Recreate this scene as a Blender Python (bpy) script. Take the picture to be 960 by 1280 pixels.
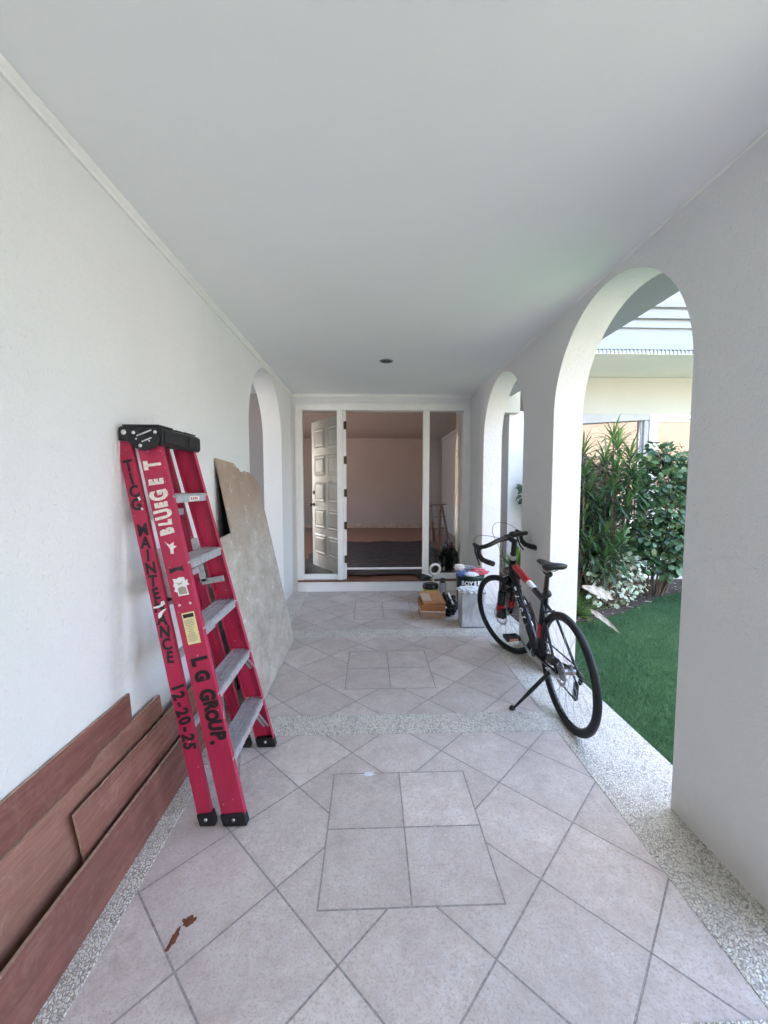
import bpy, bmesh, math, random
import numpy as np
from mathutils import Vector, Matrix
PI = math.pi
R_ = math.radians
random.seed(7)
for o in list(bpy.data.objects):
    bpy.data.objects.remove(o)
C = bpy.context.scene.collection
S = bpy.context.scene

# ------------------------------------------------------------------ camera
EYE = 1.45
F = 503.0
pitch = math.atan(34 / F)
yaw = math.atan(17 / math.hypot(F, 34))
fwd = Vector((math.sin(yaw) * math.cos(pitch), math.cos(yaw) * math.cos(pitch), -math.sin(pitch)))
rgt = Vector((math.cos(yaw), -math.sin(yaw), 0))
upv = rgt.cross(fwd)
cam = bpy.data.cameras.new('camera')
camo = bpy.data.objects.new('camera', cam)
C.objects.link(camo)
m3 = Matrix((rgt, upv, -fwd)).transposed()
camo.matrix_world = Matrix.Translation((0, 0, EYE)) @ m3.to_4x4()
cam.sensor_fit = 'HORIZONTAL'
cam.sensor_width = 36
cam.lens = F / 960 * 36
cam.clip_start = 0.02
cam.clip_end = 2000
S.camera = camo

# ------------------------------------------------------------------ sky, sun, exposure
SUN_EL, SUN_AZ = R_(52), R_(-22)         # azimuth from +Y towards +X; the sun stands behind the house wing
sdir = Vector((math.sin(SUN_AZ) * math.cos(SUN_EL), math.cos(SUN_AZ) * math.cos(SUN_EL), math.sin(SUN_EL)))
W = bpy.data.worlds.new('World')
S.world = W
W.use_nodes = True
nt = W.node_tree
bg = nt.nodes['Background']
sky = nt.nodes.new('ShaderNodeTexSky')
sky.sky_type = 'NISHITA'
sky.sun_disc = False
sky.sun_elevation = SUN_EL
sky.sun_rotation = SUN_AZ
sky.air_density = 1.0
sky.dust_density = 4.5
sky.ozone_density = 0.3
nt.links.new(sky.outputs[0], bg.inputs[0])
bg.inputs[1].default_value = 0.15
sun = bpy.data.lights.new('sun', 'SUN')
sun.energy = 2.0
sun.angle = R_(0.6)
sun.color = (1.0, 0.96, 0.90)
suno = bpy.data.objects.new('sun', sun)
C.objects.link(suno)
suno.rotation_euler = sdir.to_track_quat('Z', 'Y').to_euler()
S.view_settings.view_transform = 'Standard'
S.view_settings.look = 'None'
S.view_settings.gamma = 1
S.view_settings.use_curve_mapping = False
S.view_settings.exposure = 3.97
S.cycles.max_bounces = 10
S.cycles.diffuse_bounces = 7
S.cycles.transparent_max_bounces = 12
S.cycles.sample_clamp_indirect = 6

# ------------------------------------------------------------------ material helpers
class N:
    """small node builder"""
    def __init__(s, name):
        s.m = bpy.data.materials.new(name)
        s.m.use_nodes = True
        s.t = s.m.node_tree
        s.b = s.t.nodes['Principled BSDF']
        s.out = s.t.nodes['Material Output']
    def n(s, typ, **k):
        x = s.t.nodes.new(typ)
        for a, v in k.items():
            setattr(x, a, v)
        return x
    def l(s, a, b):
        s.t.links.new(a, b)
    def put(s, sock, v):
        if isinstance(v, bpy.types.NodeSocket):
            s.l(v, sock)
        else:
            sock.default_value = v
    def M(s, op, a, b=0.0, c=None):
        x = s.n('ShaderNodeMath', operation=op)
        s.put(x.inputs[0], a)
        s.put(x.inputs[1], b)
        if c is not None:
            s.put(x.inputs[2], c)
        return x.outputs[0]
    def pos(s, scale=(1, 1, 1), rot=(0, 0, 0)):
        tc = s.n('ShaderNodeTexCoord')
        mp = s.n('ShaderNodeMapping')
        mp.inputs['Scale'].default_value = scale
        mp.inputs['Rotation'].default_value = rot
        s.l(tc.outputs['Object'], mp.inputs[0])
        return mp.outputs[0]
    def noise(s, v, scale, detail=4, rough=0.5, dist=0.0):
        x = s.n('ShaderNodeTexNoise')
        s.l(v, x.inputs['Vector'])
        x.inputs['Scale'].default_value = scale
        x.inputs['Detail'].default_value = detail
        x.inputs['Roughness'].default_value = rough
        x.inputs['Distortion'].default_value = dist
        return x.outputs[0]
    def ramp(s, f, stops):
        x = s.n('ShaderNodeValToRGB')
        e = x.color_ramp.elements
        while len(e) < len(stops):
            e.new(0.5)
        for q, (p, c) in zip(e, stops):
            q.position = p
            q.color = (c[0], c[1], c[2], 1) if not isinstance(c, float) else (c, c, c, 1)
        s.l(f, x.inputs[0])
        return x.outputs[0]
    def mix(s, f, a, b, mode='MIX'):
        x = s.n('ShaderNodeMix', data_type='RGBA', blend_type=mode)
        s.put(x.inputs[0], f)
        for i, v in ((6, a), (7, b)):
            if isinstance(v, bpy.types.NodeSocket):
                s.l(v, x.inputs[i])
            else:
                x.inputs[i].default_value = (v[0], v[1], v[2], 1)
        return x.outputs[2]
    def bump(s, h, strength, dist, normal=None):
        x = s.n('ShaderNodeBump')
        s.put(x.inputs['Height'], h)
        x.inputs['Strength'].default_value = strength
        x.inputs['Distance'].default_value = dist
        if normal is not None:
            s.l(normal, x.inputs['Normal'])
        s.l(x.outputs[0], s.b.inputs['Normal'])
        return x.outputs[0]
    def col(s, c):
        if isinstance(c, bpy.types.NodeSocket):
            s.l(c, s.b.inputs['Base Color'])
        else:
            s.b.inputs['Base Color'].default_value = (c[0], c[1], c[2], 1)
    def rough(s, r, metal=0.0, spec=None):
        s.put(s.b.inputs['Roughness'], r)
        s.b.inputs['Metallic'].default_value = metal
        if spec is not None:
            s.b.inputs['Specular IOR Level'].default_value = spec

def simple(name, c, rough=0.5, metal=0.0, var=0.12, scale=25, bump=0.0, bscale=120, spec=None):
    """a plain material with slight unevenness of colour and gloss"""
    k = N(name)
    p = k.pos()
    f = k.noise(p, scale, 5, 0.6)
    lo = [max(0, x * (1 - var)) for x in c]
    hi = [min(1, x * (1 + var)) for x in c]
    k.col(k.ramp(f, [(0.3, lo), (0.7, hi)]))
    rr = k.n('ShaderNodeMapRange')
    k.l(f, rr.inputs[0])
    rr.inputs[3].default_value = max(0.02, rough - 0.08)
    rr.inputs[4].default_value = min(1, rough + 0.1)
    k.rough(rr.outputs[0], metal, spec)
    if bump:
        k.bump(k.noise(p, bscale, 3, 0.6), bump, 0.002)
    return k.m

def plaster(name, c, strength=0.35, scale=170, dirt=0.05):
    k = N(name)
    p = k.pos()
    big = k.noise(p, 0.9, 4, 0.6)
    fine = k.noise(p, scale, 3, 0.65)
    mid = k.noise(p, 38, 4, 0.6)
    lump = k.noise(p, 5.0, 3, 0.5)
    c1 = [x * (1 - dirt) for x in c]
    base = k.ramp(big, [(0.3, c1), (0.65, c)])
    spk = k.ramp(k.noise(p, 70, 2, 0.5), [(0.68, 0.0), (0.73, 1.0)])
    stn = k.noise(k.pos((1, 1, 0.45)), 2.1, 8, 0.75, 0.8)
    base = k.mix(k.ramp(stn, [(0.50, 0.0), (0.80, 3.5 * dirt)]), base, [x * 0.80 for x in c])
    gr = k.n('ShaderNodeSeparateXYZ')
    k.l(k.n('ShaderNodeTexCoord').outputs['Object'], gr.inputs[0])
    low = k.n('ShaderNodeMapRange')
    k.l(k.M('ADD', gr.outputs[2], k.M('MULTIPLY', k.noise(p, 6, 6, 0.7), -0.22)), low.inputs[0])
    low.inputs[1].default_value = 0.10
    low.inputs[2].default_value = -0.08
    low.inputs[4].default_value = min(1, dirt * 8)
    base = k.mix(low.outputs[0], base, (0.52, 0.48, 0.43))
    k.col(k.mix(k.M('MULTIPLY', spk, 0.12), base, [min(1, x * 1.18) for x in c]))
    k.rough(0.62, 0, 0.35)
    h = k.M('ADD', k.M('MULTIPLY', fine, 0.6), k.M('MULTIPLY', mid, 0.9))
    h = k.M('ADD', h, k.M('MULTIPLY', spk, 0.35))
    h = k.M('ADD', h, k.M('MULTIPLY', lump, 1.4))
    k.bump(h, strength, 0.007)
    return k.m

MAT = {}
MAT['wall'] = plaster('white_wall_paint', (0.77, 0.77, 0.76), 0.85)
MAT['ceiling'] = plaster('ceiling_paint', (0.86, 0.86, 0.86), 0.10, 60, 0.02)
MAT['trim'] = simple('white_trim_paint', (0.80, 0.79, 0.76), 0.4, 0, 0.03, 8, 0.15, 60)
MAT['cream'] = plaster('cream_paint', (0.47, 0.465, 0.40), 0.25, 120, 0.03)
MAT['fascia'] = simple('fascia_paint', (0.25, 0.26, 0.26), 0.45, 0, 0.03, 4)
MAT['soffit'] = plaster('soffit_paint', (0.80, 0.79, 0.72), 0.2, 120, 0.03)
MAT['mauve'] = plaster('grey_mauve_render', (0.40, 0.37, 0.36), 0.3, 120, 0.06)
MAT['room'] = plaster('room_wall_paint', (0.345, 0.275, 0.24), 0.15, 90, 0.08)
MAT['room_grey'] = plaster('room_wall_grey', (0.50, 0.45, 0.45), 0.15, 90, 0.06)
MAT['peach'] = plaster('peach_house_paint', (0.31, 0.235, 0.18), 0.3, 60, 0.1)

def tile_mat():
    k = N('floor_tile')
    x0, yc0, per, h, half = 0.140, 1.610, 1.490, 0.2425, 0.3245
    tc = k.n('ShaderNodeTexCoord')
    sp = k.n('ShaderNodeSeparateXYZ')
    wob = k.n('ShaderNodeTexNoise')
    wob.inputs['Scale'].default_value = 3.0
    k.l(tc.outputs['Object'], wob.inputs['Vector'])
    k.l(tc.outputs['Object'], sp.inputs[0])
    w = k.M('MULTIPLY', k.M('SUBTRACT', wob.outputs[0], 0.5), 0.004)
    X = k.M('ADD', k.M('SUBTRACT', sp.outputs[0], x0), w)
    Yr = k.M('SUBTRACT', sp.outputs[1], yc0 - per / 2)
    row = k.M('FLOOR', k.M('DIVIDE', Yr, per))
    Y = k.M('SUBTRACT', k.M('SUBTRACT', Yr, k.M('MULTIPLY', row, per)), per / 2)
    Y = k.M('ADD', Y, w)
    u = k.M('DIVIDE', k.M('ADD', X, Y), 2 * h)
    v = k.M('DIVIDE', k.M('SUBTRACT', X, Y), 2 * h)
    ru, rv = k.M('ROUND', u), k.M('ROUND', v)
    du = k.M('SUBTRACT', 0.5, k.M('ABSOLUTE', k.M('SUBTRACT', u, ru)))
    dv = k.M('SUBTRACT', 0.5, k.M('ABSOLUTE', k.M('SUBTRACT', v, rv)))
    dd = k.M('MULTIPLY', k.M('MINIMUM', du, dv), 2 * h * 0.7071)     # metres to the nearest diagonal joint
    aX, aY = k.M('ABSOLUTE', X), k.M('ABSOLUTE', Y)
    cheb = k.M('MAXIMUM', aX, aY)
    inb = k.M('LESS_THAN', cheb, half)
    db_edge = k.M('ABSOLUTE', k.M('SUBTRACT', half, cheb))
    db_in = k.M('MINIMUM', k.M('MINIMUM', aX, aY), db_edge)
    db_out = k.M('MINIMUM', dd, db_edge)
    d = k.M('ADD', k.M('MULTIPLY', inb, db_in), k.M('MULTIPLY', k.M('SUBTRACT', 1.0, inb), db_out))
    # tile id
    idx = k.M('ADD', k.M('MULTIPLY', ru, 3.17), k.M('MULTIPLY', rv, 7.31))
    idb = k.M('ADD', k.M('ADD', k.M('SIGN', X), k.M('MULTIPLY', k.M('SIGN', Y), 2.3)), 40.0)
    tid = k.M('ADD', k.M('ADD', k.M('MULTIPLY', inb, idb), k.M('MULTIPLY', k.M('SUBTRACT', 1.0, inb), idx)), k.M('MULTIPLY', row, 11.7))
    wn = k.n('ShaderNodeTexWhiteNoise', noise_dimensions='1D')
    k.l(tid, wn.inputs['W'])
    # mottling, shifted per tile
    vec = k.n('ShaderNodeCombineXYZ')
    k.l(k.M('ADD', sp.outputs[0], k.M('MULTIPLY', wn.outputs[0], 9.0)), vec.inputs[0])
    k.l(sp.outputs[1], vec.inputs[1])
    k.l(k.M('MULTIPLY', wn.outputs[0], 5.0), vec.inputs[2])
    n1 = k.noise(vec.outputs[0], 6, 9, 0.74, 0.2)
    n2 = k.noise(vec.outputs[0], 30, 7, 0.72)
    n3 = k.noise(vec.outputs[0], 190, 3, 0.6)
    base = k.ramp(n1, [(0.30, (0.43, 0.365, 0.335)), (0.5, (0.60, 0.51, 0.46)), (0.68, (0.70, 0.64, 0.59))])
    n4 = k.noise(vec.outputs[0], 95, 4, 0.7)
    base = k.mix(k.ramp(n2, [(0.38, 0.0), (0.66, 0.6)]), base, (0.72, 0.69, 0.68))
    base = k.mix(k.ramp(n4, [(0.36, 0.55), (0.50, 0.0)]), base, (0.40, 0.335, 0.32))
    base = k.mix(k.ramp(n3, [(0.30, 0.35), (0.5, 0.0)]), base, (0.36, 0.30, 0.28))
    tv = k.M('ADD', 0.90, k.M('MULTIPLY', wn.outputs[0], 0.16))
    hs = k.n('ShaderNodeHueSaturation')
    k.l(base, hs.inputs['Color'])
    k.l(tv, hs.inputs['Value'])
    # traffic dirt and white paint specks
    wp = tc.outputs['Object']
    dirt = k.noise(wp, 2.3, 6, 0.7)
    spots = k.ramp(k.noise(wp, 34, 3, 0.5), [(0.72, 0.0), (0.74, 1.0)])
    gj = k.noise(wp, 60, 3, 0.6)
    gw = k.M('ADD', 0.0015, k.M('MULTIPLY', gj, 0.0018))
    mr = k.n('ShaderNodeMapRange', interpolation_type='SMOOTHSTEP')
    k.l(d, mr.inputs[0])
    k.l(gw, mr.inputs[1])
    k.l(k.M('ADD', gw, 0.0016), mr.inputs[2])
    gm = mr.outputs[0]
    col = k.mix(k.ramp(dirt, [(0.42, 0.0), (0.75, 0.6)]), hs.outputs[0], (0.42, 0.365, 0.34))
    col = k.mix(k.M('MULTIPLY', spots, 0.5), col, (0.72, 0.71, 0.70))
    gr_ = k.n('ShaderNodeMapRange')
    k.l(d, gr_.inputs[0])
    gr_.inputs[1].default_value = 0.035
    gr_.inputs[2].default_value = 0.0
    grime = k.M('MULTIPLY', gr_.outputs[0], k.ramp(k.noise(wp, 7, 7, 0.75), [(0.45, 0.0), (0.75, 0.75)]))
    col = k.mix(grime, col, (0.36, 0.30, 0.27))
    big_ = k.noise(wp, 1.1, 7, 0.75, 0.6)
    col = k.mix(k.ramp(big_, [(0.50, 0.0), (0.72, 0.35)]), col, (0.43, 0.35, 0.31))
    grout = k.ramp(gj, [(0.3, (0.20, 0.175, 0.165)), (0.7, (0.40, 0.365, 0.345))])
    k.col(k.mix(gm, grout, col))
    k.rough(k.ramp(n2, [(0.3, 0.38), (0.7, 0.55)]), 0, 0.4)
    hh = k.M('ADD', k.M('MULTIPLY', gm, 1.0), k.M('MULTIPLY', n1, 0.5))
    hh = k.M('ADD', hh, k.M('MULTIPLY', n2, 0.12))
    k.bump(hh, 0.5, 0.0022)
    return k.m
MAT['tile'] = tile_mat()

def pebble_mat():
    k = N('pebble_wash')
    p = k.pos((1, 0.72, 1))
    nz = k.n('ShaderNodeTexNoise')
    k.l(p, nz.inputs['Vector'])
    nz.inputs['Scale'].default_value = 40
    add = k.n('ShaderNodeVectorMath', operation='SCALE')
    k.l(nz.outputs[1], add.inputs[0])
    add.inputs['Scale'].default_value = 0.009
    ad2 = k.n('ShaderNodeVectorMath', operation='ADD')
    k.l(p, ad2.inputs[0])
    k.l(add.outputs[0], ad2.inputs[1])
    v1 = k.n('ShaderNodeTexVoronoi', feature='F1')
    v2 = k.n('ShaderNodeTexVoronoi', feature='DISTANCE_TO_EDGE')
    for v in (v1, v2):
        k.l(ad2.outputs[0], v.inputs['Vector'])
        v.inputs['Scale'].default_value = 125
    sp = k.n('ShaderNodeSeparateColor')
    k.l(v1.outputs['Color'], sp.inputs[0])
    c = k.ramp(sp.outputs[0], [(0.0, (0.42, 0.38, 0.33)), (0.12, (0.62, 0.60, 0.56)), (0.30, (0.79, 0.76, 0.69)), (0.7, (0.86, 0.84, 0.79)), (1.0, (0.78, 0.70, 0.59))])
    e = k.ramp(v2.outputs['Distance'], [(0.03, 0.0), (0.13, 1.0)])
    gap = k.ramp(k.noise(p, 9, 3, 0.6), [(0.35, (0.25, 0.225, 0.185)), (0.65, (0.52, 0.48, 0.41))])
    col = k.mix(e, gap, c)
    dirt = k.noise(k.pos(), 3.5, 5, 0.65)
    col = k.mix(k.ramp(dirt, [(0.5, 0.0), (0.85, 0.35)]), col, (0.58, 0.53, 0.46))
    k.col(col)
    k.rough(0.55, 0, 0.4)
    k.bump(k.ramp(v2.outputs['Distance'], [(0.0, 0.0), (0.12, 0.6), (0.45, 1.0)]), 0.9, 0.004)
    return k.m
MAT['pebble'] = pebble_mat()

def wood_mat(name, dark, light, axis='Y', rough=0.55, scuff=0.35):
    k = N(name)
    sc = (14, 0.9, 14) if axis == 'Y' else (0.9, 14, 14)
    p = k.pos(sc)
    oi = k.n('ShaderNodeObjectInfo')
    of = k.n('ShaderNodeVectorMath', operation='ADD')
    k.l(p, of.inputs[0])
    sc2 = k.n('ShaderNodeVectorMath', operation='SCALE')
    k.l(oi.outputs['Random'], sc2.inputs[0])
    sc2.inputs['Scale'].default_value = 17
    k.l(sc2.outputs[0], of.inputs[1])
    p = of.outputs[0]
    f1 = k.noise(p, 1.3, 7, 0.62, 1.4)
    f2 = k.noise(p, 9, 4, 0.7)
    col = k.ramp(f1, [(0.25, dark), (0.75, light)])
    col = k.mix(k.ramp(f2, [(0.45, 0.0), (0.7, 0.5)]), col, [x * 0.7 for x in dark])
    raw = k.pos((1, 1, 1))
    sf = k.noise(raw, 9, 9, 0.8, 1.6)
    bl = k.noise(k.pos((2.2, 1, 2.2)), 2.6, 4, 0.6, 0.5)
    col = k.mix(k.ramp(bl, [(0.4, 0.0), (0.62, 0.55)]), col, [x * 0.62 for x in light])
    col = k.mix(k.ramp(sf, [(0.5, 0.0), (0.78, scuff)]), col, (0.54, 0.40, 0.34))
    k.col(col)
    k.rough(k.ramp(f2, [(0.3, rough - 0.1), (0.7, rough + 0.12)]), 0, 0.4)
    k.bump(f2, 0.25, 0.001)
    return k.m
MAT['plank'] = wood_mat('reddish_plywood', (0.165, 0.060, 0.044), (0.37, 0.175, 0.132))
MAT['plank_pale'] = wood_mat('paler_plywood', (0.19, 0.078, 0.056), (0.40, 0.205, 0.150))
MAT['plank_dark'] = wood_mat('dark_plywood', (0.12, 0.043, 0.034), (0.29, 0.120, 0.094), scuff=0.2)
MAT['edge'] = simple('cut_board_edge', (0.40, 0.27, 0.20), 0.8, 0, 0.3, 60)
MAT['sill_wood'] = wood_mat('stained_sill_wood', (0.13, 0.05, 0.03), (0.22, 0.10, 0.06), 'X', 0.4, 0.1)
MAT['room_floor'] = wood_mat('room_timber_floor', (0.16, 0.065, 0.04), (0.30, 0.14, 0.09), 'X', 0.4, 0.15)

def splash_board():
    k = N('paint_splashed_board')
    p = k.pos((1, 1, 1))
    ps = k.pos((1, 0.55, 0.95))
    n1 = k.noise(p, 3.0, 7, 0.65, 0.5)
    n2 = k.noise(ps, 8.0, 10, 0.8, 0.15)
    n3 = k.noise(ps, 24, 7, 0.8, 0.1)
    sp = k.n('ShaderNodeSeparateXYZ')
    k.l(p, sp.inputs[0])
    # the upper third is bare brown board, the rest is crusted with old plaster and paint
    lv = k.n('ShaderNodeMapRange')
    k.l(k.M('ADD', sp.outputs[2], k.M('MULTIPLY', n1, 0.5)), lv.inputs[0])
    lv.inputs[1].default_value = 1.62
    lv.inputs[2].default_value = 1.22
    base = k.ramp(n1, [(0.3, (0.30, 0.215, 0.165)), (0.7, (0.45, 0.34, 0.26))])
    grey = k.ramp(n2, [(0.32, (0.34, 0.30, 0.25)), (0.48, (0.45, 0.415, 0.36)), (0.60, (0.53, 0.505, 0.455)), (0.70, (0.76, 0.75, 0.72))])
    c = k.mix(k.M('MULTIPLY', lv.outputs[0], 0.9), base, grey)
    c = k.mix(k.ramp(n3, [(0.60, 0.0), (0.66, 0.8)]), c, (0.78, 0.79, 0.78))
    c = k.mix(k.ramp(n3, [(0.30, 0.65), (0.40, 0.0)]), c, (0.16, 0.13, 0.11))
    k.col(c)
    k.rough(0.75, 0, 0.25)
    k.bump(n2, 0.6, 0.003)
    return k.m
MAT['splash'] = splash_board()

def ladder_red():
    k = N('red_fibreglass')
    p = k.pos((6, 6, 0.8))
    f = k.noise(p, 3, 6, 0.7)
    q = k.pos()
    g = k.noise(q, 55, 3, 0.6)
    c = k.ramp(f, [(0.3, (0.34, 0.010, 0.048)), (0.7, (0.46, 0.022, 0.082))])
    c = k.mix(k.ramp(g, [(0.70, 0.0), (0.73, 0.9)]), c, (0.74, 0.42, 0.46))
    c = k.mix(k.ramp(k.noise(q, 8, 6, 0.7), [(0.6, 0.0), (0.85, 0.25)]), c, (0.22, 0.02, 0.04))
    scr = k.noise(k.pos((30, 30, 2.2)), 4, 4, 0.7, 0.6)
    c = k.mix(k.ramp(scr, [(0.70, 0.0), (0.74, 0.6)]), c, (0.70, 0.30, 0.36))
    k.col(c)
    k.rough(k.ramp(f, [(0.3, 0.36), (0.7, 0.55)]), 0, 0.5)
    k.bump(g, 0.1, 0.001)
    return k.m
MAT['red'] = ladder_red()
def alu():
    k = N('scuffed_aluminium')
    p = k.pos()
    f = k.noise(p, 45, 6, 0.7)
    k.col(k.ramp(f, [(0.3, (0.36, 0.37, 0.39)), (0.7, (0.62, 0.64, 0.67))]))
    k.rough(k.ramp(f, [(0.3, 0.42), (0.7, 0.62)]), 0.55)
    k.bump(f, 0.2, 0.001)
    return k.m
MAT['alu'] = alu()
MAT['steel'] = simple('steel', (0.60, 0.61, 0.62), 0.28, 0.95, 0.1, 40)
MAT['dull_steel'] = simple('dull_steel', (0.34, 0.35, 0.37), 0.4, 0.9, 0.15, 60)
def tinplate():
    k = N('tinplate')
    p = k.pos((1, 1, 0.45))
    f = k.noise(p, 11, 6, 0.65, 1.2)
    k.col(k.ramp(f, [(0.3, (0.50, 0.52, 0.55)), (0.65, (0.86, 0.88, 0.92))]))
    k.rough(k.ramp(f, [(0.3, 0.25), (0.7, 0.5)]), 0.6)
    k.bump(k.noise(k.pos((1, 1, 0.3)), 7, 3, 0.5), 0.6, 0.012)
    return k.m
MAT['tin'] = tinplate()
MAT['black'] = simple('black_plastic', (0.007, 0.007, 0.008), 0.42, 0, 0.4, 40, 0.2, 300)
MAT['rubber'] = simple('black_rubber', (0.006, 0.006, 0.007), 0.6, 0, 0.3, 60, 0.3, 200)
MAT['marker'] = simple('black_marker_ink', (0.012, 0.010, 0.012), 0.5, 0, 0.3, 60)
MAT['black_gloss'] = simple('black_gloss_paint', (0.005, 0.005, 0.007), 0.2, 0, 0.3, 10)
MAT['bike_red'] = simple('bike_red_paint', (0.42, 0.015, 0.022), 0.22, 0, 0.2, 30)
MAT['bike_white'] = simple('bike_white_paint', (0.78, 0.78, 0.77), 0.25, 0, 0.05, 30)
MAT['label_white'] = simple('worn_white_label', (0.74, 0.68, 0.62), 0.6, 0, 0.25, 120)
MAT['label_yellow'] = simple('yellow_label', (0.72, 0.66, 0.34), 0.5, 0, 0.12, 120)
MAT['label_grey'] = simple('label_print_grey', (0.33, 0.32, 0.26), 0.6, 0, 0.3, 300)
MAT['card'] = simple('cardboard', (0.40, 0.27, 0.20), 0.8, 0, 0.15, 20)
MAT['orange_wood'] = simple('orange_brown_board', (0.33, 0.14, 0.05), 0.6, 0, 0.2, 18)
MAT['green_pail'] = simple('dark_green_pail', (0.010, 0.035, 0.026), 0.32, 0, 0.3, 20)
MAT['cloth_white'] = simple('white_paper', (0.75, 0.77, 0.78), 0.8, 0, 0.08, 30, 0.4, 60)
MAT['rag_red'] = simple('pinkish_red_rag', (0.60, 0.14, 0.16), 0.85, 0, 0.3, 40, 0.4, 90)
MAT['rag_blue'] = simple('blue_rag', (0.11, 0.15, 0.33), 0.85, 0, 0.4, 40, 0.4, 90)
MAT['lime'] = simple('lime_plastic', (0.42, 0.50, 0.06), 0.45, 0, 0.25, 40)
MAT['grey_plastic'] = simple('grey_plastic', (0.25, 0.26, 0.27), 0.5, 0, 0.2, 40)
MAT['tape'] = simple('cream_tape', (0.66, 0.62, 0.53), 0.6, 0, 0.12, 50)
MAT['soil'] = simple('dark_soil', (0.060, 0.042, 0.030), 0.95, 0, 0.6, 40, 0.9, 60)
MAT['concrete'] = simple('pale_concrete', (0.30, 0.295, 0.28), 0.9, 0, 0.15, 3, 0.3, 30)
MAT['brass'] = simple('dark_bronze', (0.06, 0.045, 0.03), 0.4, 0.7, 0.3, 60)
MAT['rust'] = simple('rust_brown_stain', (0.16, 0.055, 0.025), 0.8, 0, 0.6, 120)
MAT['light_cup'] = simple('lamp_reflector', (0.16, 0.16, 0.14), 0.35, 0.6, 0.2, 60)
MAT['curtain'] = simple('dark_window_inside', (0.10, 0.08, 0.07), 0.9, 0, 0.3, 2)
MAT['grey_frame'] = simple('grey_frame_paint', (0.40, 0.41, 0.41), 0.45, 0, 0.08, 8)

def plastic_sheet():
    k = N('navy_plastic_sheet')
    p = k.pos((1, 2.4, 1))
    f = k.noise(p, 5.5, 7, 0.7, 1.6)
    k.col(k.ramp(f, [(0.35, (0.005, 0.006, 0.011)), (0.7, (0.022, 0.026, 0.040))]))
    k.rough(k.ramp(f, [(0.3, 0.3), (0.7, 0.5)]), 0, 0.22)
    k.bump(f, 1.0, 0.06)
    return k.m
MAT['plastic_sheet'] = plastic_sheet()

def glass_mat(name, tint, refl):
    k = N(name)
    k.t.nodes.remove(k.b)
    tr = k.n('ShaderNodeBsdfTransparent')
    tr.inputs[0].default_value = (*tint, 1)
    gl = k.n('ShaderNodeBsdfGlossy')
    gl.inputs['Roughness'].default_value = 0.02
    gl.inputs['Color'].default_value = (0.95, 0.97, 1, 1)
    fr = k.n('ShaderNodeFresnel')
    fr.inputs[0].default_value = 1.5
    mx = k.n('ShaderNodeMixShader')
    k.l(k.M('MINIMUM', k.M('ADD', k.M('MULTIPLY', fr.outputs[0], 1.0), refl), 1.0), mx.inputs[0])
    k.l(tr.outputs[0], mx.inputs[1])
    k.l(gl.outputs[0], mx.inputs[2])
    k.l(mx.outputs[0], k.out.inputs[0])
    return k.m
MAT['glass'] = glass_mat('clear_glass', (0.84, 0.84, 0.82), 0.0)
MAT['glass_mirror'] = glass_mat('reflective_window_glass', (0.6, 0.6, 0.6), 0.12)

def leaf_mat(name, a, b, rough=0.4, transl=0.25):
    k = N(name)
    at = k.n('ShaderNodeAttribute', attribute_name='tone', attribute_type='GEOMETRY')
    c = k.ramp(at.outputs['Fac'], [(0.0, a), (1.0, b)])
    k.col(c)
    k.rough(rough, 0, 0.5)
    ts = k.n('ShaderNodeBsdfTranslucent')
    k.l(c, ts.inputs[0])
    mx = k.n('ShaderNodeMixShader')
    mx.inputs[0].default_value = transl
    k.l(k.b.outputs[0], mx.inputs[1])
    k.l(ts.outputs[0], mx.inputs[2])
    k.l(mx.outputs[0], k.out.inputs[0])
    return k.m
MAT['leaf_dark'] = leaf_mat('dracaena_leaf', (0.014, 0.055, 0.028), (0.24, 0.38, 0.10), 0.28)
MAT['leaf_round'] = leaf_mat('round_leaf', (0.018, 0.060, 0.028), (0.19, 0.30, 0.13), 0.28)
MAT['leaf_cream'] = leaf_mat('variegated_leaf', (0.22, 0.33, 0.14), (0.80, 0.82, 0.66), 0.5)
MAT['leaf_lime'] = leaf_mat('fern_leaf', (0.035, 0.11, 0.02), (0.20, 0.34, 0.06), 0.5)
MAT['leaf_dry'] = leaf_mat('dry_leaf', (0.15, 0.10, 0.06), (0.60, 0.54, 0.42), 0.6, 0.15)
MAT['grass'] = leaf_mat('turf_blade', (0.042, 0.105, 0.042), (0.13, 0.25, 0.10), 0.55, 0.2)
MAT['bark'] = simple('plant_stem', (0.16, 0.12, 0.085), 0.85, 0, 0.35, 50, 0.5, 90)

def turf_base():
    k = N('turf_base')
    p = k.pos((1, 1.6, 1))
    f = k.noise(p, 160, 4, 0.7)
    g = k.noise(p, 7, 4, 0.6)
    c = k.ramp(f, [(0.3, (0.016, 0.055, 0.018)), (0.7, (0.045, 0.115, 0.042))])
    c = k.mix(k.M('MULTIPLY', g, 0.3), c, (0.06, 0.13, 0.05))
    k.col(c)
    k.rough(0.9, 0, 0.2)
    k.bump(f, 0.8, 0.01)
    return k.m
MAT['turf'] = turf_base()

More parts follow.
